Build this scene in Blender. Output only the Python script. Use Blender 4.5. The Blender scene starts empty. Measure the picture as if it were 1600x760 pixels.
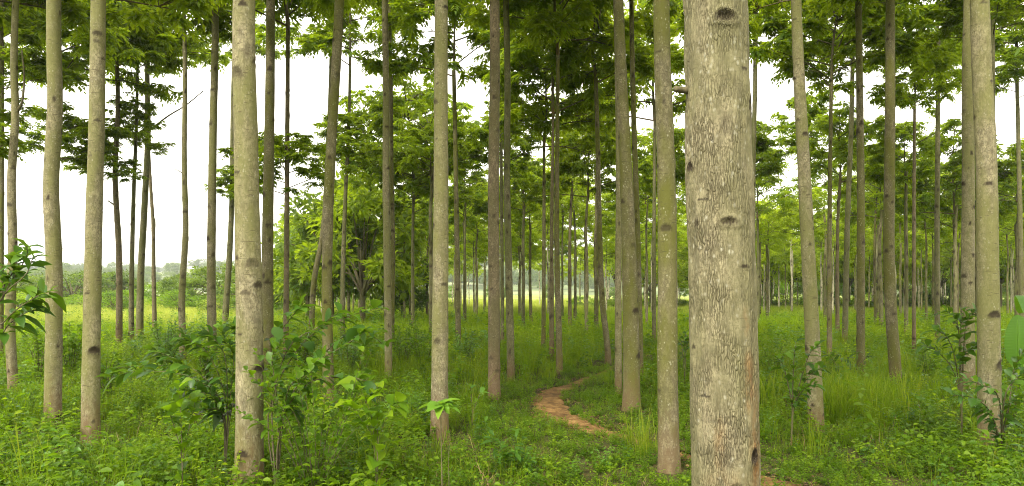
import bpy, math
import numpy as np
from mathutils import Vector

# ------------------------------------------------------------------ camera, world, sun, exposure
scn = bpy.context.scene
C = scn.collection
F, HOR, EYE = 1150.0, 455.0, 1.6            # focal length and horizon row of the 1600x760 photograph, eye height in m
cam_d = bpy.data.cameras.new('camera')
cam = bpy.data.objects.new('camera', cam_d)
C.objects.link(cam)
cam_d.sensor_width = 36.0
cam_d.lens = 36.0 * F / 1600.0
cam_d.shift_y = (HOR - 380.0) / 1600.0
cam_d.clip_start = 0.05
cam_d.clip_end = 6000
cam.location = (0, 0, EYE)
cam.rotation_euler = (math.radians(90), 0, 0)
scn.camera = cam

SUN_EL, SUN_AZ = 52.0, -150.0               # azimuth clockwise from +Y (behind the camera, to the left)
w = bpy.data.worlds.new('World')
scn.world = w
w.use_nodes = True
wn, wl = w.node_tree.nodes, w.node_tree.links
wn.clear()
sky = wn.new('ShaderNodeTexSky')
sky.sky_type = 'NISHITA'
sky.sun_disc = False
sky.sun_elevation = math.radians(SUN_EL)
sky.sun_rotation = math.radians(SUN_AZ)
sky.air_density = 1.0
sky.dust_density = 6.0
sky.ozone_density = 0.6
# a thin bright overcast: the sky colour with nearly all of its blue veiled
hsv = wn.new('ShaderNodeHueSaturation')
hsv.inputs['Saturation'].default_value = 0.12
hsv.inputs['Value'].default_value = 1.0
lp = wn.new('ShaderNodeMix')
lp.data_type = 'RGBA'
lp.inputs[0].default_value = 0.6
lp.inputs[7].default_value = (10.0, 9.5, 8.2, 1)
bg = wn.new('ShaderNodeBackground')
bg.inputs['Strength'].default_value = 0.13
wo = wn.new('ShaderNodeOutputWorld')
wl.new(sky.outputs[0], hsv.inputs['Color'])
wl.new(hsv.outputs[0], lp.inputs[6])
wl.new(lp.outputs[2], bg.inputs['Color'])
wl.new(bg.outputs[0], wo.inputs['Surface'])

sd = bpy.data.lights.new('sun', 'SUN')
sd.energy = 1.5
sd.angle = math.radians(10)
sd.color = (1.0, 0.93, 0.80)
so = bpy.data.objects.new('sun', sd)
C.objects.link(so)
a_, e_ = math.radians(SUN_AZ), math.radians(SUN_EL)
sdir = Vector((math.sin(a_) * math.cos(e_), math.cos(a_) * math.cos(e_), math.sin(e_)))
so.rotation_euler = (-sdir).to_track_quat('-Z', 'Y').to_euler()
so.location = (-5, -8, 15)

scn.view_settings.view_transform = 'Standard'
scn.view_settings.look = 'None'
scn.view_settings.exposure = 1.62
scn.view_settings.gamma = 1.0
scn.view_settings.use_curve_mapping = False
scn.render.engine = 'CYCLES'
cy = scn.cycles
cy.max_bounces = 9
cy.diffuse_bounces = 7
cy.glossy_bounces = 1
cy.transmission_bounces = 4
cy.volume_bounces = 0
cy.transparent_max_bounces = 4
cy.caustics_reflective = False
cy.caustics_refractive = False
cy.filter_width = 1.05
cy.use_denoising = True
cy.denoiser = 'OPENIMAGEDENOISE'
cy.denoising_input_passes = 'RGB_ALBEDO_NORMAL'
cy.denoising_prefilter = 'NONE'
cy.use_adaptive_sampling = True
cy.adaptive_threshold = 0.02

R = np.random.RandomState(7)
PI = math.pi


# ------------------------------------------------------------------ helpers
def at(px, d, py=None, z=None):
    """world point on the ray through photo column px at distance d"""
    x = (px - 800.0) / F * d
    if z is None:
        z = 0.0 if py is None else EYE + (HOR - py) / F * d
    return (x, d, z)


def depth(py, hide=0.15):
    return F * (EYE - hide) / (py - HOR)


def ground_z(x, y):
    x = np.asarray(x, float)
    y = np.asarray(y, float)
    r = np.sqrt(x * x + y * y)
    z = 0.035 * np.sin(x * 0.9 + 1.3) * np.cos(y * 0.7) + 0.02 * np.sin(x * 2.3 + y * 1.7) + 0.012 * np.sin(x * 4.7 - y * 3.9 + 1)
    return z * np.clip(1.3 - r / 60.0, 0.15, 1)


class MB:
    """collects vertices, triangles, quads and per-vertex float attributes"""

    def __init__(s):
        s.v, s.t, s.q, s.n = [], [], [], 0
        s.a = {}

    def add(s, v, t=None, q=None, **attr):
        v = np.asarray(v, float).reshape(-1, 3)
        if t is not None and len(t):
            s.t.append(np.asarray(t, int).reshape(-1, 3) + s.n)
        if q is not None and len(q):
            s.q.append(np.asarray(q, int).reshape(-1, 4) + s.n)
        for k in set(list(s.a) + list(attr)):
            if k not in s.a:
                s.a[k] = [np.zeros(s.n)]
            val = attr.get(k, 0.0)
            s.a[k].append(np.broadcast_to(np.asarray(val, float), (len(v),)).copy())
        s.v.append(v)
        s.n += len(v)

    def mesh(s, name, mat, smooth=True):
        me = bpy.data.meshes.new(name)
        v = np.concatenate(s.v)
        t = np.concatenate(s.t) if s.t else np.zeros((0, 3), int)
        q = np.concatenate(s.q) if s.q else np.zeros((0, 4), int)
        me.vertices.add(len(v))
        me.vertices.foreach_set('co', v.astype(np.float32).ravel())
        loops = np.concatenate([t.ravel(), q.ravel()]).astype(np.int32)
        tot = np.concatenate([np.full(len(t), 3), np.full(len(q), 4)]).astype(np.int32)
        start = np.concatenate([[0], np.cumsum(tot)[:-1]]).astype(np.int32)
        me.loops.add(len(loops))
        me.loops.foreach_set('vertex_index', loops)
        me.polygons.add(len(tot))
        me.polygons.foreach_set('loop_start', start)
        me.polygons.foreach_set('loop_total', tot)
        me.polygons.foreach_set('use_smooth', np.full(len(tot), smooth))
        me.update(calc_edges=True)
        for k, lst in s.a.items():
            at_ = me.attributes.new(k, 'FLOAT', 'POINT')
            at_.data.foreach_set('value', np.concatenate(lst).astype(np.float32))
        if mat:
            me.materials.append(mat)
        return me


def link(name, me, parent=None, loc=(0, 0, 0), rz=0, sc=1):
    o = bpy.data.objects.new(name, me)
    C.objects.link(o)
    o.location = loc
    o.rotation_euler = (0, 0, rz)
    o.scale = (sc, sc, sc) if np.isscalar(sc) else sc
    if parent:
        o.parent = parent
    return o


def thing(name, label, cat, loc, rz=0, group=None, sc=1):
    o = bpy.data.objects.new(name, None)
    o.empty_display_size = 0.2
    C.objects.link(o)
    o.location = loc
    o.rotation_euler = (0, 0, rz)
    o.scale = (sc, sc, sc) if np.isscalar(sc) else sc
    o['label'] = label
    o['category'] = cat
    if group:
        o['group'] = group
    return o


def norm(a):
    return a / np.maximum(np.linalg.norm(a, axis=-1, keepdims=True), 1e-9)


def tube(mb, pts, rad, sides=6, **attr):
    pts = np.asarray(pts, float)
    n = len(pts)
    rad = np.broadcast_to(np.asarray(rad, float), (n,))
    tan = norm(np.gradient(pts, axis=0))
    ref = np.array([0.0, 0, 1]) if abs(tan[0, 2]) < 0.8 else np.array([1.0, 0, 0])
    s = norm(np.cross(tan, ref))
    u = np.cross(s, tan)
    th = np.arange(sides) / sides * 2 * PI
    ring = pts[:, None] + rad[:, None, None] * (np.cos(th)[None, :, None] * s[:, None] + np.sin(th)[None, :, None] * u[:, None])
    i = np.arange(n - 1)[:, None] * sides
    j = np.arange(sides)[None]
    k = (j + 1) % sides
    q = np.stack([i + j, i + k, i + sides + k, i + sides + j], -1).reshape(-1, 4)
    b = n * sides
    v = np.concatenate([ring.reshape(-1, 3), pts[-1:] + tan[-1:] * rad[-1] * 0.4])
    t = np.stack([np.arange(sides) + (n - 1) * sides, (np.arange(sides) + 1) % sides + (n - 1) * sides, np.full(sides, b)], -1)
    mb.add(v, t, q, **attr)


def spline(pts, n):
    """smooth Catmull-Rom through pts, n samples"""
    P = np.asarray(pts, float)
    P = np.concatenate([2 * P[:1] - P[1:2], P, 2 * P[-1:] - P[-2:-1]])
    m = len(P) - 3
    t = np.linspace(0, m - 1e-6, n)
    i = t.astype(int)
    f = (t - i)[:, None]
    a, b, c, d = P[i], P[i + 1], P[i + 2], P[i + 3]
    return 0.5 * (2 * b + (c - a) * f + (2 * a - 5 * b + 4 * c - d) * f * f + (3 * b - 3 * c + d - a) * f ** 3)


def hermite(xk, yk, x):
    """smooth interpolation of yk(xk) with unequal steps"""
    dx = np.diff(xk)
    sl = np.diff(yk) / dx
    m = np.empty(len(xk))
    m[1:-1] = (sl[:-1] * dx[1:] + sl[1:] * dx[:-1]) / (dx[:-1] + dx[1:])
    m[0], m[-1] = sl[0], sl[-1]
    i = np.clip(np.searchsorted(xk, x, side='right') - 1, 0, len(dx) - 1)
    t = (x - xk[i]) / dx[i]
    return ((2 * t ** 3 - 3 * t ** 2 + 1) * yk[i] + (t ** 3 - 2 * t ** 2 + t) * dx[i] * m[i]
            + (-2 * t ** 3 + 3 * t ** 2) * yk[i + 1] + (t ** 3 - t ** 2) * dx[i] * m[i + 1])


def leaflets(mb, O, D, N, L, W, tint, fold=0.25):
    """narrow leaflets: one folded diamond each"""
    S = norm(np.cross(D, N))
    L = np.asarray(L)[:, None]
    W = np.asarray(W)[:, None]
    m = O + D * L * 0.42
    v = np.stack([O, m + S * W * 0.5 + N * W * fold, O + D * L - N * L * 0.08, m - S * W * 0.5 + N * W * fold], 1)
    n = len(O)
    b = np.arange(n)[:, None] * 4
    mb.add(v.reshape(-1, 3), t=np.concatenate([b + [0, 2, 1], b + [0, 3, 2]]), tint=np.repeat(tint, 4))


def leaves(mb, O, D, N, L, W, tint, droop=0.35, fold=0.18):
    """broad ovate leaves with a folded midrib and a drooping tip"""
    n = len(O)
    D = norm(D)
    S = norm(np.cross(D, N))
    N = np.cross(S, D)
    L = np.asarray(L)[:, None]
    W = np.asarray(W)[:, None]
    rows = []
    for t, wd in ((0.0, 0.0), (0.22, 0.72), (0.5, 1.0), (0.78, 0.62), (1.0, 0.0)):
        c = O + D * L * (t - 0.12 * droop * t * t) - np.array([0, 0, 1.0]) * L * droop * t * t
        if wd == 0:
            rows.append(c[:, None])
        else:
            e = N * W * fold * wd
            rows.append(np.stack([c - S * W * 0.5 * wd + e, c, c + S * W * 0.5 * wd + e], 1))
    v = np.concatenate(rows, 1)      # 1+3+3+3+1 = 11
    b = np.arange(n)[:, None] * 11
    t = np.concatenate([b + [0, 2, 1], b + [0, 3, 2], b + [7, 8, 10], b + [8, 9, 10]])
    q = np.concatenate([b + [1, 2, 5, 4], b + [2, 3, 6, 5], b + [4, 5, 8, 7], b + [5, 6, 9, 8]])
    mb.add(v.reshape(-1, 3), t, q, tint=np.repeat(tint, 11))


def rdir(n, rs, zlo=-1, zhi=1):
    z = rs.uniform(zlo, zhi, n)
    a = rs.uniform(0, 2 * PI, n)
    r = np.sqrt(np.maximum(0, 1 - z * z))
    return np.stack([r * np.cos(a), r * np.sin(a), z], 1)


# ------------------------------------------------------------------ materials
def nodes(mat):
    mat.use_nodes = True
    nt = mat.node_tree
    nt.nodes.clear()
    return nt.nodes, nt.links


def ramp(n, stops, interp='LINEAR'):
    r = n.new('ShaderNodeValToRGB')
    r.color_ramp.interpolation = interp
    el = r.color_ramp.elements
    while len(el) > 1:
        el.remove(el[-1])
    for i, (p, c) in enumerate(stops):
        e = el[0] if i == 0 else el.new(p)
        e.position = p
        c = c if hasattr(c, '__len__') else (c, c, c)
        e.color = (*c, 1)
    return r


def leaf_mat(name, dark, mid, light, trans=0.45, tcol=(0.30, 0.42, 0.03), rnd=0.5, rough=0.5, spec=0.3, wt=0.6):
    m = bpy.data.materials.new(name)
    n, l = nodes(m)
    at_ = n.new('ShaderNodeAttribute')
    at_.attribute_name = 'tint'
    oi = n.new('ShaderNodeObjectInfo')
    a = n.new('ShaderNodeMath')
    a.operation = 'MULTIPLY'
    a.inputs[1].default_value = rnd
    l.new(oi.outputs['Random'], a.inputs[0])
    b = n.new('ShaderNodeMath')
    b.operation = 'MULTIPLY_ADD'
    b.inputs[1].default_value = wt
    l.new(at_.outputs['Fac'], b.inputs[0])
    l.new(a.outputs[0], b.inputs[2])
    r = ramp(n, [(0, dark), (0.5, mid), (1.0, light)])
    l.new(b.outputs[0], r.inputs[0])
    r2 = ramp(n, [(0, tuple(x * 0.55 for x in tcol)), (1.0, tcol)])
    l.new(b.outputs[0], r2.inputs[0])
    p = n.new('ShaderNodeBsdfPrincipled')
    p.inputs['Roughness'].default_value = rough
    p.inputs['Specular IOR Level'].default_value = spec
    l.new(r.outputs[0], p.inputs['Base Color'])
    t = n.new('ShaderNodeBsdfTranslucent')
    l.new(r2.outputs[0], t.inputs['Color'])
    mx = n.new('ShaderNodeMixShader')
    mx.inputs[0].default_value = trans
    l.new(p.outputs[0], mx.inputs[1])
    l.new(t.outputs[0], mx.inputs[2])
    o = n.new('ShaderNodeOutputMaterial')
    l.new(mx.outputs[0], o.inputs['Surface'])
    return m


def bark_mat(name, base, dark, moss, moss_amt, fiss=60, fiss_amt=0.6, lichen=0.35, stain=(0.15, 0.085, 0.04), stain_z=0.55, bump=0.5, zs=0.2, lent=0.6, ring=0.55, fsc=58):
    m = bpy.data.materials.new(name)
    n, l = nodes(m)
    tc = n.new('ShaderNodeTexCoord')
    sep = n.new('ShaderNodeSeparateXYZ')
    l.new(tc.outputs['Object'], sep.inputs[0])
    oi = n.new('ShaderNodeObjectInfo')

    def off(v):
        a = n.new('ShaderNodeVectorMath')
        a.operation = 'SCALE'
        a.inputs[0].default_value = (37.0, 11.0, 23.0)
        l.new(oi.outputs['Random'], a.inputs['Scale'])
        b = n.new('ShaderNodeVectorMath')
        l.new(v, b.inputs[0])
        l.new(a.outputs[0], b.inputs[1])
        return b.outputs[0]

    obj = off(tc.outputs['Object'])

    def mapped(sx, sz):
        mp = n.new('ShaderNodeMapping')
        mp.inputs['Scale'].default_value = (sx, sx, sz)
        l.new(obj, mp.inputs['Vector'])
        return mp.outputs[0]

    def noise(vec, sc, det=4, rough=0.6, dist=0.0):
        a = n.new('ShaderNodeTexNoise')
        a.inputs['Scale'].default_value = sc
        a.inputs['Detail'].default_value = det
        a.inputs['Roughness'].default_value = rough
        a.inputs['Distortion'].default_value = dist
        if vec is not None:
            l.new(vec, a.inputs['Vector'])
        return a.outputs['Fac']

    def mix(fac, a, b, mode='MIX'):
        x = n.new('ShaderNodeMix')
        x.data_type = 'RGBA'
        x.blend_type = mode
        if hasattr(fac, 'links'):
            l.new(fac, x.inputs[0])
        else:
            x.inputs[0].default_value = fac
        for i, c in ((6, a), (7, b)):
            if hasattr(c, 'links'):
                l.new(c, x.inputs[i])
            else:
                x.inputs[i].default_value = (*c, 1)
        return x.outputs[2]

    def math_(op, a, b):
        x = n.new('ShaderNodeMath')
        x.operation = op
        x.use_clamp = False
        for i, c in enumerate((a, b)):
            if hasattr(c, 'links'):
                l.new(c, x.inputs[i])
            else:
                x.inputs[i].default_value = c
        return x.outputs[0]

    def cr(v, stops):
        r = ramp(n, stops)
        l.new(v, r.inputs[0])
        return r.outputs[0]

    # fissures: stretched cells, warped
    warp = n.new('ShaderNodeTexNoise')
    warp.inputs['Scale'].default_value = 14
    l.new(obj, warp.inputs['Vector'])
    wv = n.new('ShaderNodeVectorMath')
    wv.operation = 'MULTIPLY_ADD'
    wv.inputs[1].default_value = (0.02, 0.02, 0.05)
    l.new(warp.outputs['Color'], wv.inputs[0])
    l.new(obj, wv.inputs[2])
    mp = n.new('ShaderNodeMapping')
    mp.inputs['Scale'].default_value = (1, 1, zs)
    l.new(wv.outputs[0], mp.inputs['Vector'])
    vo = n.new('ShaderNodeTexVoronoi')
    vo.feature = 'DISTANCE_TO_EDGE'
    vo.inputs['Scale'].default_value = fiss
    l.new(mp.outputs[0], vo.inputs['Vector'])
    fis = cr(vo.outputs['Distance'], [(0.0, 1.0), (0.09, 0.4), (0.2, 0.0)])
    fine = noise(mapped(1, 0.6), fsc, 3, 0.75)
    mid = noise(mapped(1, 0.5), 22, 4, 0.65)
    low = noise(mapped(1, 0.35), 4.5, 3, 0.55)
    fismask = cr(noise(mapped(1, 0.6), 9, 2), [(0.38, 0.1), (0.62, 1.0)])
    col = mix(cr(mid, [(0.36, 0.0), (0.64, 1.0)]), tuple(c * 0.58 for c in base), tuple(min(1, c * 1.28) for c in base))
    col = mix(cr(low, [(0.4, 0.0), (0.6, 0.35)]), col, tuple(c * 0.55 for c in base))
    col = mix(math_('MULTIPLY', cr(fine, [(0.42, 1.0), (0.52, 0.0)]), 0.85), col, tuple(0.38 * a + 0.62 * b for a, b in zip(base, dark)))
    col = mix(math_('MULTIPLY', math_('MULTIPLY', fis, fismask), fiss_amt), col, dark)
    # faint growth rings round the stem
    rg_ = cr(noise(mapped(0.25, 9), 3.2, 2, 0.7), [(0.60, 0.0), (0.66, 1.0)])
    col = mix(math_('MULTIPLY', math_('MULTIPLY', rg_, cr(mid, [(0.4, 0.2), (0.6, 1.0)])), ring), col, tuple(0.3 * a + 0.7 * b for a, b in zip(base, dark)))
    # green algae film, in broad patches
    rnd = math_('MULTIPLY_ADD', oi.outputs['Random'], 0.5)
    mo = math_('MULTIPLY', cr(low, [(0.36, 0.0), (0.62, 1.0)]), moss_amt)
    col = mix(mo, col, moss)
    # pale lichen discs and specks
    v2 = n.new('ShaderNodeTexVoronoi')
    v2.inputs['Scale'].default_value = 42
    l.new(mapped(1, 0.7), v2.inputs['Vector'])
    sp = cr(math_('ADD', v2.outputs['Distance'], math_('MULTIPLY', math_('ADD', fine, -0.5), 0.7)), [(0.12, 1.0), (0.34, 0.0)])
    lm = cr(noise(mapped(1, 1), 11, 3), [(0.48, 0.0), (0.6, 1.0)])
    col = mix(math_('MULTIPLY', math_('MULTIPLY', sp, lm), lichen), col, (0.40, 0.385, 0.28))
    # lenticels: short dark horizontal dashes
    mpd = mapped(1, 5.5)
    le = cr(noise(mpd, 16, 1, 0.4), [(0.66, 0.0), (0.72, 1.0)])
    col = mix(math_('MULTIPLY', le, lent), col, dark)
    # soil splash at the foot
    zz = math_('ADD', sep.outputs['Z'], math_('MULTIPLY', math_('ADD', mid, -0.5), 0.9))
    st = cr(math_('DIVIDE', zz, stain_z), [(0.1, 0.65), (1.0, 0.0)])
    col = mix(st, col, stain, 'MIX')
    # orange stain and dark branch scars carried by the mesh
    a2 = n.new('ShaderNodeAttribute')
    a2.attribute_name = 'stain'
    col = mix(math_('MULTIPLY', a2.outputs['Fac'], cr(mid, [(0.4, 0.1), (0.6, 0.9)])), col, (0.20, 0.10, 0.03))
    a1 = n.new('ShaderNodeAttribute')
    a1.attribute_name = 'scar'
    col = mix(math_('MULTIPLY', a1.outputs['Fac'], cr(fine, [(0.3, 1.0), (0.8, 0.85)])), col, (0.028, 0.02, 0.011))
    p = n.new('ShaderNodeBsdfPrincipled')
    p.inputs['Roughness'].default_value = 0.88
    p.inputs['Specular IOR Level'].default_value = 0.2
    l.new(col, p.inputs['Base Color'])
    h = math_('SUBTRACT', math_('MULTIPLY', fine, 0.35), math_('MULTIPLY', math_('MULTIPLY', fis, fismask), fiss_amt))
    h = math_('ADD', h, math_('MULTIPLY', mid, 0.5))
    bp = n.new('ShaderNodeBump')
    bp.inputs['Strength'].default_value = bump
    bp.inputs['Distance'].default_value = 0.006
    l.new(h, bp.inputs['Height'])
    l.new(bp.outputs[0], p.inputs['Normal'])
    o = n.new('ShaderNodeOutputMaterial')
    l.new(p.outputs[0], o.inputs['Surface'])
    return m


BARK = {
    'big': bark_mat('bark_big', (0.235, 0.207, 0.122), (0.06, 0.046, 0.022), (0.15, 0.15, 0.055), 0.4, fiss=115, fiss_amt=0.72, lichen=0.6, bump=1.0, zs=0.17, lent=0.3, ring=0.15, fsc=105),
    'grey': bark_mat('bark_grey', (0.25, 0.222, 0.128), (0.065, 0.05, 0.025), (0.15, 0.152, 0.042), 0.7, fiss=75, fiss_amt=0.5, lichen=0.4),
    'green': bark_mat('bark_green', (0.175, 0.152, 0.085), (0.05, 0.043, 0.018), (0.095, 0.098, 0.014), 0.85, fiss=75, fiss_amt=0.45, lichen=0.5, stain=(0.14, 0.09, 0.045)),
    'brown': bark_mat('bark_brown', (0.19, 0.15, 0.09), (0.05, 0.038, 0.02), (0.11, 0.105, 0.035), 0.5, fiss=75, fiss_amt=0.45, lichen=0.25, stain=(0.16, 0.10, 0.05), stain_z=0.9),
    'olive': bark_mat('bark_olive', (0.17, 0.155, 0.08), (0.05, 0.045, 0.025), (0.085, 0.095, 0.02), 0.6, fiss=60, fiss_amt=0.4, lichen=0.2),
    'pale': bark_mat('bark_pale', (0.46, 0.42, 0.30), (0.14, 0.11, 0.07), (0.22, 0.22, 0.10), 0.3, fiss=60, fiss_amt=0.35, lichen=0.2),
}
M_LIMB = bark_mat('bark_limb', (0.12, 0.10, 0.055), (0.06, 0.05, 0.03), (0.11, 0.12, 0.03), 0.4, lichen=0.1, bump=0.2, stain_z=0.01)
M_CROWN = leaf_mat('crown_leaf', (0.027, 0.065, 0.003), (0.084, 0.145, 0.006), (0.185, 0.235, 0.010), trans=0.48, tcol=(0.49, 0.66, 0.015), rnd=0.5, wt=0.6, spec=.2)
M_CROWN_Y = leaf_mat('crown_leaf_yellow', (0.065, 0.13, 0.005), (0.15, 0.225, 0.008), (0.29, 0.32, 0.014), trans=0.52, tcol=(0.60, 0.76, 0.02), rnd=0.5, wt=0.6, spec=.2)
M_BUSH = leaf_mat('bush_leaf', (0.025, 0.06, 0.006), (0.065, 0.12, 0.010), (0.14, 0.20, 0.015), trans=0.4, tcol=(0.32, 0.46, 0.02), rnd=0.4, spec=.25)
M_GRASS = leaf_mat('grass_blade', (0.026, 0.065, 0.002), (0.080, 0.150, 0.004), (0.30, 0.29, 0.03), trans=0.45, tcol=(0.38, 0.58, 0.012), rnd=0.45, wt=0.6, spec=.12)
M_MEADOW = leaf_mat('meadow_blade', (0.075, 0.15, 0.004), (0.155, 0.25, 0.007), (0.33, 0.36, 0.03), trans=0.45, tcol=(0.48, 0.70, 0.015), rnd=0.45, wt=0.6, spec=.12)
M_FIELD = leaf_mat('field_grass_blade', (0.12, 0.19, 0.015), (0.22, 0.28, 0.03), (0.40, 0.40, 0.10), trans=0.4, tcol=(0.7, 0.75, 0.10), rnd=0.4, wt=0.7, spec=.12)
M_HERB = leaf_mat('herb_leaf', (0.018, 0.048, 0.002), (0.065, 0.130, 0.004), (0.19, 0.27, 0.008), trans=0.4, tcol=(0.32, 0.56, 0.010), rnd=0.5, wt=0.6, spec=.2)
M_DLEAF = leaf_mat('sapling_leaf_dark', (0.018, 0.052, 0.005), (0.04, 0.10, 0.008), (0.11, 0.20, 0.012), trans=0.3, tcol=(0.24, 0.44, 0.015), rnd=0.2, rough=0.42, spec=0.3, wt=0.8)
M_BLEAF = leaf_mat('sapling_leaf_bright', (0.04, 0.12, 0.012), (0.09, 0.20, 0.015), (0.16, 0.28, 0.02), trans=0.35, tcol=(0.32, 0.55, 0.03), rnd=0.2, rough=0.4, spec=0.45, wt=0.8)
M_BANANA = leaf_mat('banana_leaf', (0.04, 0.12, 0.008), (0.07, 0.17, 0.010), (0.12, 0.24, 0.02), trans=0.45, tcol=(0.24, 0.48, 0.015), rnd=0.1, rough=0.4, spec=0.4)


def simple_mat(name, c1, c2, scale=3.0, rough=0.9, bump=0.0, c3=None, detail=6, s2=None, bdist=0.02):
    m = bpy.data.materials.new(name)
    n, l = nodes(m)
    tc = n.new('ShaderNodeTexCoord')
    no = n.new('ShaderNodeTexNoise')
    no.inputs['Scale'].default_value = scale
    no.inputs['Detail'].default_value = detail
    no.inputs['Roughness'].default_value = 0.65
    l.new(tc.outputs['Object'], no.inputs['Vector'])
    r = ramp(n, [(0.33, c1), (0.67, c2)] if c3 is None else [(0.3, c1), (0.52, c2), (0.7, c3)])
    l.new(no.outputs['Fac'], r.inputs[0])
    p = n.new('ShaderNodeBsdfPrincipled')
    p.inputs['Roughness'].default_value = rough
    p.inputs['Specular IOR Level'].default_value = 0.15
    col = r.outputs[0]
    if s2:
        n2 = n.new('ShaderNodeTexNoise')
        n2.inputs['Scale'].default_value = s2
        n2.inputs['Detail'].default_value = 5
        l.new(tc.outputs['Object'], n2.inputs['Vector'])
        r2 = ramp(n, [(0.3, 0.55), (0.7, 1.35)])
        l.new(n2.outputs['Fac'], r2.inputs[0])
        mx = n.new('ShaderNodeMix')
        mx.data_type = 'RGBA'
        mx.blend_type = 'MULTIPLY'
        mx.inputs[0].default_value = 1
        l.new(col, mx.inputs[6])
        l.new(r2.outputs[0], mx.inputs[7])
        col = mx.outputs[2]
    l.new(col, p.inputs['Base Color'])
    if bump:
        b = n.new('ShaderNodeBump')
        b.inputs['Strength'].default_value = bump
        b.inputs['Distance'].default_value = bdist
        l.new(no.outputs['Fac'], b.inputs['Height'])
        l.new(b.outputs[0], p.inputs['Normal'])
    o = n.new('ShaderNodeOutputMaterial')
    l.new(p.outputs[0], o.inputs['Surface'])
    return m


# ------------------------------------------------------------------ the setting: ground, path, hills
def ground_mat():
    m = bpy.data.materials.new('ground_soil_and_field')
    n, l = nodes(m)
    tc = n.new('ShaderNodeTexCoord')

    def noise(sc, det=5):
        a = n.new('ShaderNodeTexNoise')
        a.inputs['Scale'].default_value = sc
        a.inputs['Detail'].default_value = det
        l.new(tc.outputs['Object'], a.inputs['Vector'])
        return a.outputs['Fac']

    soil = ramp(n, [(0.3, (0.03, 0.024, 0.010)), (0.5, (0.045, 0.05, 0.012)), (0.7, (0.08, 0.055, 0.022))])
    l.new(noise(16, 10), soil.inputs[0])
    field = ramp(n, [(0.3, (0.12, 0.18, 0.025)), (0.5, (0.20, 0.25, 0.04)), (0.7, (0.32, 0.32, 0.10))])
    l.new(noise(0.06, 8), field.inputs[0])
    ln = n.new('ShaderNodeVectorMath')
    ln.operation = 'LENGTH'
    l.new(tc.outputs['Object'], ln.inputs[0])
    mr = n.new('ShaderNodeMapRange')
    mr.inputs['From Min'].default_value = 22
    mr.inputs['From Max'].default_value = 45
    l.new(ln.outputs['Value'], mr.inputs['Value'])
    mx = n.new('ShaderNodeMix')
    mx.data_type = 'RGBA'
    l.new(mr.outputs[0], mx.inputs[0])
    l.new(soil.outputs[0], mx.inputs[6])
    l.new(field.outputs[0], mx.inputs[7])
    p = n.new('ShaderNodeBsdfPrincipled')
    p.inputs['Roughness'].default_value = 0.95
    p.inputs['Specular IOR Level'].default_value = 0.1
    l.new(mx.outputs[2], p.inputs['Base Color'])
    b = n.new('ShaderNodeBump')
    b.inputs['Strength'].default_value = 0.6
    b.inputs['Distance'].default_value = 0.03
    l.new(noise(18, 6), b.inputs['Height'])
    l.new(b.outputs[0], p.inputs['Normal'])
    o = n.new('ShaderNodeOutputMaterial')
    l.new(p.outputs[0], o.inputs['Surface'])
    return m


def polar(rads, nang, zf):
    rr = np.asarray(rads, float)
    th = np.linspace(0, 2 * PI, nang, endpoint=False)
    x = rr[:, None] * np.cos(th)
    y = rr[:, None] * np.sin(th)
    return x, y, zf(x, y)


mb = MB()
rads = np.concatenate([[0.3], np.arange(0.8, 30, 0.4), np.geomspace(30, 1180, 34)])
NA = 220
x, y, z = polar(rads, NA, ground_z)
v = np.concatenate([np.stack([x, y, z], -1).reshape(-1, 3), [[0, 0, float(ground_z(0, 0))]]])
i = np.arange(len(rads) - 1)[:, None] * NA
j = np.arange(NA)[None]
k = (j + 1) % NA
q = np.stack([i + j, i + NA + j, i + NA + k, i + k], -1).reshape(-1, 4)
t = np.stack([np.arange(NA), (np.arange(NA) + 1) % NA, np.full(NA, len(v) - 1)], -1)
mb.add(v, t, q)
g = link('ground', mb.mesh('ground', ground_mat()))
g['kind'] = 'structure'

PATH = [at(px, F * EYE / (py - HOR))[:2] for px, py in
        ((1010, 556), (975, 566), (940, 583), (885, 603), (856, 627), (872, 651), (912, 669), (965, 684), (1020, 698), (1085, 718), (1185, 748), (1290, 800), (1420, 890), (1600, 1050))]
PATHS = spline(np.array([(a, b, 0) for a, b in PATH]), 260)[:, :2]
PWID = np.interp(np.arange(260), [0, 40, 60, 100, 130, 150, 168, 190, 259], [0.02, 0.07, 0.20, 0.26, 0.20, 0.09, 0.09, 0.15, 0.12])


def path_dist(x, y):
    d = np.full(len(x), 1e9)
    for a in range(0, 260, 2):
        d = np.minimum(d, np.hypot(x - PATHS[a, 0], y - PATHS[a, 1]) - PWID[a])
    return d


tan = norm(np.gradient(PATHS, axis=0))
nrm = np.stack([-tan[:, 1], tan[:, 0]], 1)
mb = MB()
ncs = 13
rp = np.random.RandomState(3)
u = np.linspace(-1, 1, ncs)
jit = 1 + 0.16 * np.sin(np.arange(260) * 0.37) + 0.12 * np.sin(np.arange(260) * 0.91 + 2) + rp.normal(0, 0.14, 260)
jit2 = 1 + 0.16 * np.sin(np.arange(260) * 0.29 + 4) + 0.12 * np.sin(np.arange(260) * 0.83 + 1) + rp.normal(0, 0.14, 260)
wd = PWID[:, None] * np.where(u[None] > 0, jit[:, None], jit2[:, None])
P = PATHS[:, None] + nrm[:, None] * (u[None, :, None] * wd[:, :, None])
Z = ground_z(P[..., 0], P[..., 1]) + 0.012 - 0.0 * u[None] + rp.normal(0, 0.003, (260, ncs))
Z[:, [0, -1]] -= 0.014
v = np.concatenate([P, Z[..., None]], -1).reshape(-1, 3)
i = np.arange(259)[:, None] * ncs
j = np.arange(ncs - 1)[None]
mb.add(v, q=np.stack([i + j, i + j + 1, i + ncs + j + 1, i + ncs + j], -1).reshape(-1, 4))
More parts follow.
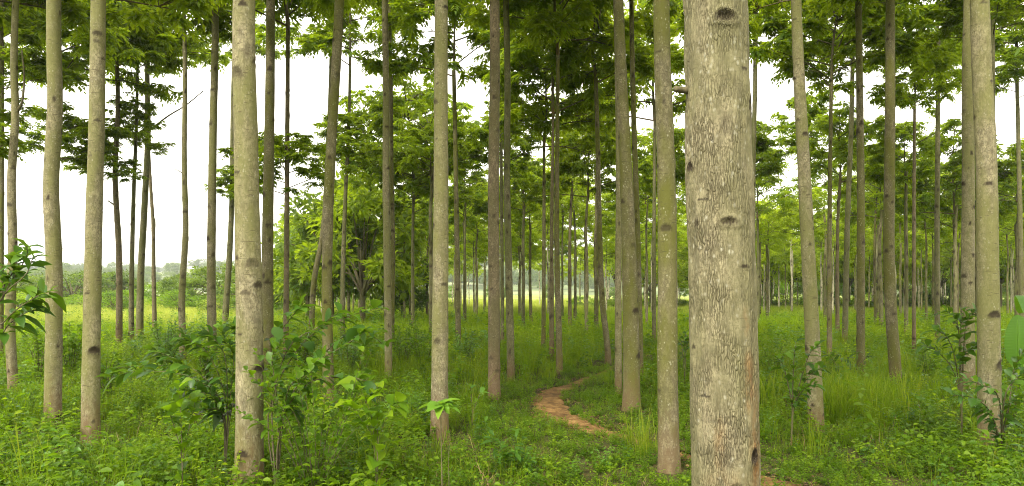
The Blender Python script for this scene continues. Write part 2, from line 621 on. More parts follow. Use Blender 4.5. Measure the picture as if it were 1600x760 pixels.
M_DIRT = simple_mat('bare_orange_dirt', (0.07, 0.036, 0.014), (0.18, 0.103, 0.034), 11, 0.95, 1.0, (0.29, 0.18, 0.066), 8, 2.2, 0.02)
o = link('path', mb.mesh('path', M_DIRT))
o['kind'] = 'structure'


def hill_z(x, y):
    r = np.hypot(x, y)
    px = 800 + F * x / np.maximum(y, 1)
    px = np.where(y > 0, px, 3000)
    top = np.interp(px, [-400, 60, 200, 300, 420, 520, 640, 760, 900, 1100, 1400, 2000], [18, 14, 17, 22, 19, 18, 30, 36, 32, 20, 14, 12])
    s = np.clip((r - 260) / 480, 0, 1)
    s = s * s * (3 - 2 * s)
    return s * top * (0.9 + 0.08 * np.sin(x * 0.02 + 1) + 0.06 * np.sin(x * 0.047 + y * 0.01) + 0.04 * np.sin(x * .11)) - 0.4


M_HILL = simple_mat('hill_fields', (0.10, 0.15, 0.05), (0.17, 0.21, 0.08), 0.012, 0.95, 0, (0.27, 0.27, 0.14), 8, 0.05)
rads = np.linspace(240, 1120, 45)
NA = 300
th = np.linspace(0, PI, NA)
x = rads[:, None] * np.cos(th)
y = rads[:, None] * np.sin(th)
z = hill_z(x, y)
i = np.arange(len(rads) - 1)[:, None] * NA
j = np.arange(NA - 1)[None]
mb = MB()
mb.add(np.stack([x, y, z], -1).reshape(-1, 3), q=np.stack([i + j, i + NA + j, i + NA + j + 1, i + j + 1], -1).reshape(-1, 4))
o = link('hills', mb.mesh('hills', M_HILL))
o['kind'] = 'structure'


# ------------------------------------------------------------------ tree parts
def sprays(mb, O, D, rs, L=0.25, pairs=4, ll=0.16, lw=0.070, tint=None, droop=0.5):
    """compound leaves: a drooping rachis with pairs of leaflets"""
    n = len(O)
    D = norm(D)
    up = np.array([0, 0, 1.0])
    S = norm(np.cross(D, up))
    N = np.cross(S, D)
    Ls = L * rs.uniform(0.75, 1.2, n)
    tint = rs.uniform(0, 1, n) if tint is None else tint
    for k in range(pairs + 1):
        t = (k + 0.9) / (pairs + 0.9)
        c = O + D * (Ls * t)[:, None] - up * (Ls * droop * t * t)[:, None]
        if k == pairs:
            sd_ = [0]
        else:
            sd_ = [-1, 1]
        for s in sd_:
            if s == 0:
                d = D - up * droop * 1.3
            else:
                d = D * 0.55 + S * s * 0.8 - up * (0.35 + 0.35 * droop)
            d = norm(d + rs.normal(0, 0.16, (n, 3)))
            f = (0.75 + 0.5 * math.sin(PI * (0.25 + 0.6 * t))) * 0.85
            leaflets(mb, c, d, norm(N + rs.normal(0, 0.25, (n, 3))), ll * f * rs.uniform(0.8, 1.2, n), lw * f * rs.uniform(0.85, 1.15, n), np.clip(tint + rs.normal(0, 0.08, n), 0, 1))


def crown(seed, nlimb=11, ros=8, per=8, R0=1.7, H=2.3, lod=0, mat=None):
    """umbrella tiers of foliage on rising limbs; returns (leaf mesh, branch mesh); origin = where the limbs begin"""
    rs = np.random.RandomState(seed)
    lm, bm = MB(), MB()
    lead = spline([(0, 0, -0.1), (rs.normal(0, .04), rs.normal(0, .04), H * 0.4), (rs.normal(0, .12), rs.normal(0, .12), H)], 9)
    tube(bm, lead, np.linspace(0.04, 0.012, 9), 6)
    for k in range(nlimb):
        f = (k / (nlimb - 1)) ** 0.9
        base = lead[0] + (lead[-1] - lead[0]) * f * 0.93
        az = k * 2.4 + rs.normal(0, 0.35)
        ln = R0 * (1.0 - 0.52 * f) * rs.uniform(0.65, 1.15)
        el = rs.uniform(0.05, 0.55) + 0.5 * f
        dr = np.array([math.cos(az) * math.cos(el), math.sin(az) * math.cos(el), math.sin(el)])
        p1 = base + dr * ln * 0.5
        p2 = base + dr * ln + np.array([0, 0, -0.10 * ln]) + rs.normal(0, 0.06, 3)
        limb = spline([base, p1, p2], 6)
        tube(bm, limb, np.linspace(0.020, 0.007, 6), 4)
        nr = max(3, int(ros * (1.1 - 0.35 * f) * rs.uniform(0.8, 1.2)))
        tl = rs.uniform(0.15, 0.75)
        for r in range(nr):
            t = rs.uniform(0.35, 1.0) if r else 1.0
            s = limb[int(t * 5)]
            a2 = az + rs.normal(0, 1.0)
            tw = rs.uniform(0.12, 0.62) * (0.6 + 0.5 * ln)
            e = s + np.array([math.cos(a2) * tw, math.sin(a2) * tw, rs.uniform(-0.12, 0.38)])
            tube(bm, [s, (s + e) / 2 + [0, 0, .03], e], [0.007, 0.005, 0.003], 3)
            m = max(4, int(per * rs.uniform(0.7, 1.25)))
            ang = rs.uniform(0, 2 * PI) + np.arange(m) * 2 * PI / m + rs.normal(0, 0.25, m)
            D = np.stack([np.cos(ang), np.sin(ang), rs.uniform(-0.6, 0.8, m)], 1)
            O = e + rs.normal(0, 0.03, (m, 3)) + [0, 0, 0.0]
            tt = np.clip(tl * 0.6 + 0.25 * f + rs.normal(0.08, 0.15) + rs.normal(0, .1, m), 0, 1)
            if lod == 0:
                sprays(lm, O, D, rs, tint=tt)
            else:
                sprays(lm, O, D, rs, L=0.26, pairs=2, ll=0.18, lw=0.085, tint=tt)
    return lm.mesh('crown', mat or M_CROWN), bm.mesh('branches', M_LIMB)


CR_HI = [crown(11, 14, 12, 9, 2.1, 2.5), crown(12, 15, 11, 9, 2.3, 2.2), crown(13, 13, 12, 9, 1.9, 2.9), crown(14, 16, 11, 9, 2.1, 3.1), crown(15, 11, 11, 9, 1.9, 2.0), crown(16, 14, 12, 9, 2.3, 2.5, mat=M_CROWN_Y), crown(17, 12, 11, 9, 2.0, 2.7, mat=M_CROWN_Y)]
CR_LO = [crown(21, 14, 11, 9, 2.1, 2.5, 1, M_CROWN), crown(22, 15, 11, 9, 2.3, 2.2, 1, M_CROWN_Y), crown(23, 13, 11, 9, 1.9, 2.9, 1, M_CROWN_Y), crown(24, 14, 11, 9, 2.2, 2.8, 1, M_CROWN), crown(25, 12, 10, 9, 2.0, 2.2, 1, M_CROWN_Y)]


def trunk_mesh(path, rad, sides, dz, mat, rs, scars='auto', flare=0.38, extra=None, stains=(), name='trunk', ridge=0.012):
    """path: local points bottom -> top; rad: radii there. One continuous surface with branch scars pressed in."""
    path = np.asarray(path, float)
    L = path[-1, 2] - path[0, 2]
    n = max(8, int(L / dz))
    zk = path[:, 2]
    zs_ = np.linspace(zk[0], zk[-1], n)
    P = np.stack([hermite(zk, path[:, 0], zs_), hermite(zk, path[:, 1], zs_), zs_], 1)
    r = np.interp(P[:, 2], zk, rad)
    h = P[:, 2] - P[0, 2]
    r = r * (1 + flare * np.exp(-h / 0.13))
    th = np.arange(sides) / sides * 2 * PI
    TH, ZZ = np.meshgrid(th, P[:, 2])
    ph = rs.uniform(0, 6.28, 6)
    f = 1 + ridge * np.sin(2 * TH + ph[0] + ZZ * 0.8) + ridge * 0.8 * np.sin(3 * TH + ph[1] - ZZ * 1.7) + ridge * 0.7 * np.sin(ZZ * 7 + ph[2]) + ridge * 0.6 * np.sin(ZZ * 17 + ph[3] + TH)
    f = f + flare * 0.35 * np.exp(-(ZZ - P[0, 2]) / 0.12) * np.sin(5 * TH + ph[4])
    RR = r[:, None] * f
    if sides > 100:
        # lumpy, finely ridged relief so that the outline is never a clean line
        for (a_n, b_n, am_) in ((n // 60, sides // 10, .0035), (n // 22, sides // 4, .0022), (n // 8, sides // 2, .0014)):
            g_ = rs.normal(0, 1, (a_n + 2, b_n))
            g_ = np.concatenate([g_, g_[:, :1]], 1)
            iy = np.linspace(0, a_n + .999, n)
            ix = np.linspace(0, b_n - 1e-6, sides, endpoint=False)
            y0, x0 = iy.astype(int), ix.astype(int)
            fy, fx = (iy - y0)[:, None], (ix - x0)[None]
            RR = RR + am_ * ((g_[y0][:, x0] * (1 - fx) + g_[y0][:, x0 + 1] * fx) * (1 - fy) + (g_[np.minimum(y0 + 1, a_n + 1)][:, x0] * (1 - fx) + g_[np.minimum(y0 + 1, a_n + 1)][:, x0 + 1] * fx) * fy)
    sc = np.zeros_like(RR)
    st = np.zeros_like(RR)
    lst = list(extra or [])
    if scars == 'auto':
        zc = P[0, 2] + rs.uniform(0.2, 0.5)
        a0 = rs.uniform(0, 6.28)
        while zc < P[-1, 2] - 0.2:
            rr = np.interp(zc, P[:, 2], r)
            wv = rr * rs.choice([.18, .3, .42, .6]) * rs.uniform(.85, 1.15) * (1.0 if rr > .07 else 1.3)
            lst.append((zc, a0, wv, max(dz * .8, wv * rs.uniform(0.3, 0.8)), rs.uniform(.45, 1.0)))
            a0 += 2.4 + rs.normal(0, 1.0)
            zc += rs.choice([.06, .15, .3, .5]) * rs.uniform(.6, 1.2)
    for (zc, a0, wv, hv, am) in lst:
        lo, hi = np.searchsorted(P[:, 2], [zc - 3 * hv, zc + 3 * hv])
        if hi - lo < 1:
            continue
        T, Zs = TH[lo:hi], ZZ[lo:hi]
        dth = (T - a0 + PI) % (2 * PI) - PI
        xx = dth * r[lo:hi, None] / wv
        zz = (Zs - zc) / hv
        e = np.sqrt(xx * xx + (zz + 0.35 * xx * xx - 0.1) ** 2) + 0.10 * np.sin(T * 61 + Zs * 90) + 0.07 * np.sin(T * 33 - Zs * 210)
        RR[lo:hi] += am * hv * (0.22 * np.exp(-((e - 1.0) / 0.5) ** 2) - 0.22 * np.exp(-(e / 0.7) ** 2))
        if wv > 0.03 and sides > 100:
            # a healed branch eye: dark lid on top, streaked hollow below
            lid = np.exp(-((e - 0.85) / 0.16) ** 2) * np.clip(0.45 + zz, 0, 1)
            hol = np.clip((0.9 - e) / 0.3, 0, 1) * (0.85 + 0.15 * np.sin(dth * 60))
            halo = 0.25 * np.clip((1.6 - e) / 0.7, 0, 1)
            sc[lo:hi] = np.maximum(sc[lo:hi], np.clip(np.maximum(np.maximum(lid, hol), halo), 0, 1) * am)
            RR[lo:hi] += am * hv * 0.12 * (np.exp(-((e - 1.15) / 0.25) ** 2) - 0.8 * np.exp(-(e / 0.7) ** 2))
        else:
            sc[lo:hi] = np.maximum(sc[lo:hi], np.clip((1.25 - e) / 0.35, 0, 1) * min(1, am * 1.2))
    for (zc, a0, wv, hv, am) in stains:
        dth = (TH - a0 + PI) % (2 * PI) - PI
        e = np.sqrt((dth * r[:, None] / wv) ** 2 + ((ZZ - zc) / hv) ** 2)
        st = np.maximum(st, np.clip(1.3 - e, 0, 1) * am)
    V = P[:, None] + np.stack([RR * np.cos(TH), RR * np.sin(TH), np.zeros_like(RR)], -1)
    i = np.arange(n - 1)[:, None] * sides
    j = np.arange(sides)[None]
    k = (j + 1) % sides
    q = np.stack([i + j, i + k, i + sides + k, i + sides + j], -1).reshape(-1, 4)
    mb = MB()
    V = np.concatenate([V.reshape(-1, 3), P[-1:]])
    t = np.stack([np.arange(sides) + (n - 1) * sides, (np.arange(sides) + 1) % sides + (n - 1) * sides, np.full(sides, n * sides)], -1)
    mb.add(V, t, q, scar=np.append(sc.ravel(), 0), stain=np.append(st.ravel(), 0))
    return mb.mesh(name, mat)


TREES_XY = []
GROUP = 'slender plantation trees'


def key_tree(pts, w0, w1, bark, label, hide=0.15, d=None, ctop=None, csc=1.0, crown_i=None, extra=None, stains=(), twigs=(), scars='auto', sides=None, dz=None, name='plantation_tree'):
    """pts: photo pixels from the top down to the foot; w0, w1 widths in px at top and foot; ctop: photo row where the crown begins, if in view"""
    rs = np.random.RandomState(int(abs(pts[-1][0]) * 7 + pts[-1][1]) % 100000)
    yb = pts[-1][1]
    d = d or depth(yb, hide)
    bx = (pts[-1][0] - 800) / F * d
    gz = float(ground_z(bx, d))
    world = [np.array(at(px, d, py)) for px, py in pts][::-1]
    foot = np.array([bx, d, gz])
    loc = [np.array([0, 0, -0.12])]
    for wp in world:
        lp_ = wp - foot
        if lp_[2] > 0.15:
            loc.append(lp_)
    top = loc[-1]
    slope = (loc[-1] - loc[-2]) / max(0.3, (loc[-1] - loc[-2])[2])
    zc = rs.uniform(6.5, 7.3) if ctop is None else EYE + (HOR - ctop) / F * d
    if ctop is None:
        zc = max(zc, EYE + (HOR - 45) / F * d)
    r1, r0 = w1 / F * d / 2, w0 / F * d / 2
    zt = top[2]
    if zc > top[2] + 0.3:
        e = top + np.array([slope[0] * 0.4, slope[1] * 0.4, 1]) * (zc - top[2])
        loc.append(e)
    zs = np.array([q_[2] for q_ in loc])
    rad = np.interp(zs, [0, zt, zt + 6], [r1, r0, r0 * 0.45])
    if ctop is not None:
        rad[-1] = min(rad[-1], r0)
    sides = sides or (44 if d < 12 else 24)
    dz = dz or (0.018 if d < 8.5 else 0.03 if d < 13 else 0.05)
    t = thing(name, label, 'tree', tuple(foot), 0, GROUP)
    link('trunk', trunk_mesh(loc, rad, sides, dz, BARK[bark], rs, extra=extra, stains=stains, scars=scars), t)
    ci = rs.randint(0, len(CR_HI)) if crown_i is None else crown_i
    cl, cb = CR_HI[ci]
    e = loc[-1]
    a = rs.uniform(0, 6.28)
    s_ = csc * rs.uniform(0.9, 1.05)
    rr = rad[-1] / 0.04
    link('crown', cl, t, tuple(e - [0, 0, 0.05]), a, s_)
    link('branches', cb, t, tuple(e - [0, 0, 0.05]), a, s_)
    if ctop is not None and zc < e[2] - 0.55:      # a lower storey of leafy limbs hanging off the stem
        P_ = np.array(loc)
        e2 = np.array([np.interp(zc, P_[:, 2], P_[:, 0]), np.interp(zc, P_[:, 2], P_[:, 1]), zc])
        cl2, cb2 = CR_HI[(ci + 4) % 5]
        for nm_, m_ in (('lower_crown', cl2), ('lower_branches', cb2)):
            link(nm_, m_, t, tuple(e2), a + 1, (s_ * .62, s_ * .62, s_ * .5))
    for tw in twigs:        # (polyline of photo pixels, r start, r end)
        bmx = MB()
        pp = np.array([np.array(at(px, d, py)) - foot + [0, dy, 0] for px, py, dy in tw[0]])
        tube(bmx, spline(pp, 10), np.linspace(tw[1], tw[2], 10), 7)
        link('branch', bmx.mesh('branch', M_LIMB), t)
    TREES_XY.append((bx, d))
    return t


exec_trees = True
# the great near trunk --------------------------------------------------------
FR = -PI / 2      # towards the camera
Db = 3.2


def zb(py):
    return EYE + (HOR - py) / F * Db - float(ground_z(1.0, Db))


def ab(px, py):
    c = np.interp(py, [0, 380, 760], [1117, 1127, 1134])
    hw = np.interp(py, [0, 380, 760], [47, 50, 53])
    return FR + math.asin(max(-0.98, min(0.98, (px - c) / hw))) - math.atan((c - 800) / F)


def bs(px, py, wpx, hpx, am=1.0):
    return (zb(py), ab(px, py), wpx / F * Db, hpx / F * Db, am)


key_tree([(1112, -60), (1117, 0), (1121, 120), (1122, 250), (1127, 380), (1131, 520), (1133, 700), (1134, 760)], 94, 106, 'big',
         'huge near trunk with ridged pale bark and eye-shaped scars, orange stain low at right', d=Db, scars=None, sides=220, dz=0.008,
         extra=[bs(1131, 42, 18, 10), bs(1139, 350, 15, 7), bs(1083, 262, 7, 7), bs(1167, 170, 6, 16, .6), bs(1176, 703, 9, 12), bs(1160, 116, 7, 2.2), bs(1160, 416, 8, 2), bs(1100, 314, 9, 2, .8),
                bs(1101, 613, 9, 2.2, .8), bs(1150, 747, 12, 6, .6), bs(1084, 540, 5, 4, .7), bs(1118, 650, 40, 2.5, .35), bs(1090, 350, 6, 5, .5)],
         stains=[(zb(590), ab(1168, 590), .04, .12, 1.0), (zb(500), ab(1163, 500), .02, .06, .7), (zb(700), ab(1180, 700), .05, .26, 1.0), (zb(690), ab(1125, 690), .03, .12, .45), (zb(745), ab(1140, 740), .12, .06, .3)],
         twigs=[([(1078, 142, 0.0), (1066, 141, 0.0), (1053, 141, -.02)], .017, .013)])

K = key_tree
K([(2, -20), (3, 200), (2, 400), (1, 560)], 5, 8, 'green', 'thin green trunk cut by the left edge of the photo', ctop=150, csc=1.25, crown_i=3)
K([(25, -20), (22, 120), (24, 172), (18, 280), (20, 400), (16, 500), (22, 608)], 9, 15, 'grey', 'slim grey trunk at far left with a swollen fork and thin side branch', ctop=-30, csc=1.1,
  twigs=[([(28, 172, 0), (36, 160, -.02), (40, 120, -.03), (36, 80, -.03)], .022, .01)])
K([(84, -20), (84, 60), (86, 160), (80, 300), (84, 400), (84, 520), (82, 648)], 20, 25, 'grey', 'straight pale grey-green trunk, third from the left edge')
K([(154, -20), (153, 60), (151, 200), (147, 330), (144, 480), (142, 600), (142, 672)], 21, 27, 'grey', 'stout pale trunk with ringed knots near the left, leaning slightly left to its foot')
K([(-70, -20), (-68, 200), (-66, 400), (-66, 600)], 14, 18, 'grey', 'slim trunk just outside the left edge, its foliage hanging into the corner', ctop=270, csc=1.0, crown_i=3)
K([(89, 120), (88, 250), (86, 400), (84, 540)], 6, 9, 'olive', 'thin trunk hidden behind the third trunk from the left edge', ctop=245, csc=1.1, crown_i=0)
K([(149, 130), (149, 250), (146, 400), (144, 535)], 6, 9, 'olive', 'thin trunk hidden behind the stout ringed trunk near the left', ctop=285, csc=1.05, crown_i=3)
K([(183, 95), (184, 180), (180, 260), (186, 400), (186, 532)], 6, 10, 'brown', 'reddish thin trunk with three cut branch stubs on the open left side', ctop=95, csc=1.15, crown_i=1,
  twigs=[([(183, 258, 0), (176, 250, 0), (168, 243, 0)], .045, .035), ([(180, 280, 0), (174, 276, 0), (167, 271, 0)], .035, .025), ([(184, 262, 0), (187, 256, 0), (188, 252, 0)], .035, .03), ([(180, 322, 0), (175, 318, 0), (169, 314, 0)], .025, .02),
         ([(183, 100, 0), (176, 90, 0), (165, 82, 0)], .03, .015), ([(183, 100, 0), (190, 90, 0), (203, 82, 0)], .03, .015)])
K([(215, 100), (213, 200), (209, 300), (206, 420), (205, 530)], 4, 8, 'olive', 'very thin dark trunk just right of the reddish stubbed trunk', ctop=235, csc=.9, crown_i=4)
K([(229, 60), (230, 130), (231, 210), (226, 320), (220, 430), (218, 524)], 7, 11, 'olive', 'thin olive trunk with a long bare branch rising to the right', ctop=70, csc=1.35, crown_i=0,
  twigs=[([(234, 204, 0), (262, 182, 0), (290, 165, 0), (318, 142, 0)], .03, .015)])
K([(233, 240), (236, 300), (239, 345), (240, 420), (242, 520)], 4, 7, 'brown', 'thin brown trunk with a knobbly snapped side near the open field', ctop=130, csc=.8, crown_i=2, twigs=[([(239, 368, 0), (241, 355, 0), (241, 342, 0)], .05, .04)])
K([(287, -20), (289, 120), (288, 260), (290, 360), (284, 470), (286, 560)], 5, 11, 'grey', 'thin wavy trunk with a short bare twig on its left side', ctop=20, csc=1.15, crown_i=5,
  twigs=[([(287, 272, 0), (279, 267, 0), (272, 264, 0)], .012, .006)])
K([(337, -20), (336, 80), (333, 200), (331, 330), (330, 440), (333, 558)], 10, 14, 'grey', 'slim grey trunk standing left of the large pale trunk', ctop=-10, csc=1.1)
K([(365, 90), (363, 200), (362, 320), (358, 410), (352, 510)], 5, 10, 'olive', 'thin trunk almost hidden along the left side of the large pale trunk', ctop=315, csc=.9, crown_i=3)
K([(382, -30), (381, 60), (384, 200), (386, 330), (389, 480), (390, 620), (389, 748)], 33, 43, 'grey', 'large pale trunk with dark oval knots, nearest on the left side', hide=0.1,
  extra=[])
K([(423, -20), (422, 120), (420, 260), (418, 400), (418, 572)], 13, 19, 'green', 'green mossy trunk just right of the large pale left trunk')
K([(450, 30), (449, 200), (448, 380), (447, 555)], 6, 9, 'brown', 'thin brown trunk in front of the receding edge of the plantation', ctop=300, csc=1.1, crown_i=0)
K([(531, -20), (526, 90), (519, 200), (513, 330), (511, 430), (513, 612)], 14, 17, 'green', 'greenish trunk leaning strongly right towards its top', hide=.2)
K([(519, -20), (518, 90), (512, 240), (502, 380), (492, 430), (486, 520)], 6, 9, 'green', 'thin curved green trunk behind the leaning trunk', ctop=10, csc=1.0)
K([(547, 95), (545, 200), (540, 300), (536, 420), (535, 525)], 4, 8, 'olive', 'thin dark trunk between the leaning trunk and the slim grey one', ctop=265, csc=1.15, crown_i=3)
K([(601, -20), (603, 130), (603, 280), (605, 420), (607, 585)], 9, 12, 'grey', 'slim grey-brown trunk left of the pale trunk above the bright sapling', ctop=-30)
K([(608, 10), (611, 150), (612, 280), (614, 400), (612, 540)], 5, 8, 'green', 'thin green trunk close behind the slim grey-brown one', ctop=20, csc=1.15, crown_i=1)
K([(646, 290), (645, 380), (645, 512)], 4, 6, 'olive', 'thin trunk under a dark low crown left of centre', ctop=330, csc=1.55, crown_i=1)
K([(690, -30), (689, 120), (689, 300), (688, 470), (687, 655)], 20, 27, 'grey', 'straight pale trunk with small dark knots behind the bright sapling', hide=.2)
K([(709, 110), (711, 200), (713, 320), (715, 440), (716, 545)], 6, 9, 'green', 'thin green trunk just right of the pale trunk above the bright sapling', ctop=105, csc=1.1, crown_i=4)
K([(773, -30), (773, 130), (771, 300), (772, 450), (772, 608)], 15, 19, 'brown', 'straight brown trunk at centre with a reddish foot', csc=.8)
K([(790, -20), (793, 130), (792, 280), (795, 430), (798, 580)], 9, 12, 'olive', 'slim olive trunk just right of the straight brown trunk', ctop=-20, csc=.8)
K([(784, 30), (783, 200), (784, 350), (785, 532)], 4, 6, 'olive', 'very thin dark trunk in the gap between the brown trunk and the slim olive one', ctop=60, csc=.9, crown_i=5)
K([(850, 220), (850, 350), (849, 545)], 4, 7, 'green', 'thin green trunk above the grass left of the path bend', ctop=210, csc=1.0, crown_i=5)
K([(864, 200), (862, 350), (862, 553)], 4, 8, 'brown', 'thin brown trunk between two green ones above the path', ctop=170, csc=1.0, crown_i=2)
K([(872, 75), (871, 200), (870, 380), (874, 572)], 5, 10, 'green', 'thin straight trunk under a neat umbrella crown left of the path top', ctop=100, csc=.95, crown_i=6)
K([(931, 120), (934, 230), (937, 370), (941, 470), (950, 560)], 6, 10, 'green', 'thin dark green trunk curving right at its foot beside the path top', ctop=145, csc=1.0, crown_i=6)
K([(962, -20), (965, 120), (967, 280), (966, 440), (966, 607)], 8, 11, 'grey', 'mottled thin grey trunk touching the left side of the green trunk by the path', hide=.1)
K([(966, -30), (970, 90), (977, 250), (983, 400), (986, 520), (987, 640)], 14, 27, 'green', 'green trunk by the path, leaning left as it rises', hide=.05)
K([(986, -20), (989, 140), (994, 300), (998, 450), (1001, 578)], 7, 10, 'green', 'slim trunk rising just right of the leaning green trunk by the path')
K([(1023, 180), (1022, 350), (1022, 532)], 4, 7, 'olive', 'thin far trunk just left of the moss-covered one', ctop=170, csc=1.2, crown_i=5)
K([(1033, -30), (1035, 90), (1040, 240), (1043, 400), (1043, 560), (1046, 735)], 24, 33, 'green', 'moss-covered green trunk with a bare brown foot standing by the path', hide=.03,
  extra=[])
K([(1181, -20), (1180, 120), (1177, 260), (1176, 400), (1176, 540)], 6, 9, 'olive', 'thin dark trunk tight against the right side of the huge near trunk', ctop=60, csc=1.1)
K([(1243, -30), (1247, 90), (1255, 240), (1262, 380), (1269, 520), (1277, 662)], 15, 24, 'grey', 'pale grey trunk bowing left as it rises, right of the huge near trunk', hide=.1)
K([(1299, 130), (1297, 260), (1296, 400), (1296, 552)], 5, 8, 'green', 'thin green trunk right of the bowed pale trunk', ctop=150, csc=1.1, crown_i=1)
K([(1333, 60), (1330, 200), (1324, 350), (1320, 530)], 6, 9, 'olive', 'thin olive trunk leaning right towards its top, right of the bowed pale trunk', ctop=100, csc=1.25, crown_i=3)
K([(1341, -20), (1343, 130), (1345, 300), (1345, 430), (1345, 578)], 9, 13, 'green', 'slim straight green-grey trunk between the leaning olive one and the thicker green one', ctop=-20)
K([(1391, -20), (1391, 120), (1390, 270), (1389, 400), (1393, 500), (1399, 592)], 13, 18, 'green', 'smooth green trunk with its foot curving right in tall grass', ctop=-30, csc=.85)
K([(1429, 165), (1428, 350), (1428, 545)], 4, 6, 'brown', 'very thin brown trunk under a small crown with bright sky behind', ctop=185, csc=.75, crown_i=4)
K([(1466, 60), (1465, 250), (1464, 400), (1465, 535)], 6, 8, 'olive', 'thin dark trunk left of the paired trunks at right', ctop=150, csc=1.25, crown_i=0)
K([(1514, -30), (1512, 120), (1513, 300), (1512, 450), (1512, 605)], 14, 21, 'grey', 'left and slimmer of the paired grey trunks at right')
K([(1530, -30), (1534, 100), (1541, 250), (1543, 400), (1545, 540), (1547, 688)], 26, 33, 'grey', 'right and stouter of the paired grey trunks, with a fissured brown foot', hide=.1)
K([(1551, -20), (1551, 200), (1549, 400), (1549, 560)], 6, 8, 'olive', 'thin trunk showing just behind the stouter paired trunk', ctop=60, csc=1.25)
K([(1588, 90), (1592, 250), (1595, 400), (1597, 520)], 5, 8, 'olive', 'thin dark trunk at the right edge of the photo above the banana leaf', ctop=150, csc=1.35, crown_i=3)


# ------------------------------------------------------------------ the receding rows
def make_proto_trunks():
    out = []
    for s in range(7):
        rs = np.random.RandomState(100 + s)
        b = rs.normal(0, 0.03, (5, 2))
        pts = [(0, 0, -0.12), (b[0, 0] * .3, b[0, 1] * .3, 1.2), (b[1, 0] * .8, b[1, 1] * .8, 2.8), (b[2, 0] * 1.2, b[2, 1] * 1.2, 4.6), (b[3, 0] * 1.6, b[3, 1] * 1.6, 6.4)]
        bark = ['grey', 'olive', 'green', 'pale', 'brown', 'grey', 'pale'][s]
        out.append((trunk_mesh(pts, [.078, .072, .066, .056, .044], 10, 0.12, BARK[bark], rs, ridge=.02), np.array(pts[-1])))
    return out


PT = make_proto_trunks()
rg = np.random.RandomState(42)
fill = []
d = 25.5
row = 0
while d < 74:
    sp = 2.75 if d < 45 else 2.22
    for c in range(-40, 60):
        X = c * sp + (row % 2) * 0.6 + rg.normal(0, 0.22)
        Y = d + rg.normal(0, 0.3)
        px = 800 + F * X / Y
        lo = np.interp(Y, [25, 34, 45, 75], [560, 500, 455, 440])
        if px < lo or px > 1680:
            continue
        if Y > 60 and 690 < px < 950 and rg.rand() < 0.5:
            continue
        if min((X - a) ** 2 + (Y - b) ** 2 for a, b in TREES_XY) < 1.6 ** 2:
            continue
        if rg.rand() < (0.22 if Y < 36 else 0.08):
            continue
        fill.append((X, Y, px))
    d += 3.3 if d < 50 else 4.2
    row += 1
print('fill trees', len(fill))
FG = 'plantation trees in the far rows'
for X, Y, px in fill:
    t_ = rg.randint(0, 7)
    if Y > 45:
        t_ = [0, 3, 3, 6, 3, 5, 6][t_]
    else:
        t_ = [0, 1, 2, 5, 4, 5, 2][t_]
    cl, cb = CR_HI[rg.randint(0, 7)] if Y < 32 else CR_LO[[1, 2, 4, rg.randint(0, 5)][rg.randint(0, 4)]]
    if px < 740 and Y < 42:
        cl, cb = CR_HI[rg.choice([1, 3, 0])]
    hs = rg.uniform(0.76, 1.12) * np.interp(Y, [25, 40, 75], [1.0, 0.84, 0.60])
    ws = rg.uniform(0.75, 1.15) * (1.0 if Y < 45 else 0.85)
    if px < 700:
        lab = 'slender far plantation tree in the rows left of the straight pale trunk'
    elif px < 1080:
        lab = 'slender far plantation tree in the rows seen beyond the dirt path'
    elif px < 1400:
        lab = 'slender far plantation tree in the rows right of the huge near trunk'
    else:
        lab = 'slender far plantation tree in the rows around the paired trunks at right'
    rz = rg.uniform(0, 6.28)
    t = thing('plantation_tree', lab, 'tree', (X, Y, float(ground_z(X, Y)) - 0.02), rz, FG + ', ' + lab.split(' in the rows ')[1])
    tm, tp = PT[t_]
    link('trunk', tm, t, sc=(ws, ws, hs))
    tp = tp * [ws, ws, hs]
    cs = rg.uniform(0.66, 0.98) * (1.12 if px > 1230 and Y < 40 else 1.0)
    link('crown', cl, t, tuple(tp - [0, 0, .25]), rg.uniform(0, 6), cs)
    link('branches', cb, t, tuple(tp - [0, 0, .25]), 0, cs)
    t.children[2].rotation_euler = t.children[1].rotation_euler


# ------------------------------------------------------------------ bushy trees and hedge trees
def bushy(seed, rx, rz, clumps, per, ll, lw, mat, zc, ch=0.45):
    rs = np.random.RandomState(seed)
    lm, bm = MB(), MB()
    c = rdir(clumps, rs, -0.75, 1) * np.array([rx, rx, rz]) * rs.uniform(0.45, 1.0, (clumps, 1)) ** 0.5
    c += [0, 0, zc]
    tube(bm, spline([(0, 0, -.1), (.05, .03, zc * .5), (0, 0, zc)], 6), np.linspace(.12, .06, 6), 8)
    for k in range(clumps):
        if k % 3 == 0:
            tube(bm, spline([(0, 0, zc * .55), (c[k] * [.5, .5, .5] + [0, 0, zc * .45]), c[k]], 6), np.linspace(.05, .01, 6), 4)
        m = int(per * rs.uniform(.7, 1.3))
        dd = rdir(m, rs, -0.6, 1)
        O = c[k] + dd * rs.uniform(.25, 1, (m, 1)) * ch * rs.uniform(.8, 1.3) * [1, 1, .7]
        D = norm(dd + rs.normal(0, .5, (m, 3)) + [0, 0, -.35])
        N = norm(dd + [0, 0, .8] + rs.normal(0, .3, (m, 3)))
        tt = np.clip(rs.uniform(.1, .75) + rs.normal(0, .15, m), 0, 1)
        leaflets(lm, O, D, N, ll * rs.uniform(.7, 1.3, m), lw * rs.uniform(.7, 1.3, m), tt)
    return lm.mesh('crown', mat), bm.mesh('trunk', M_LIMB)


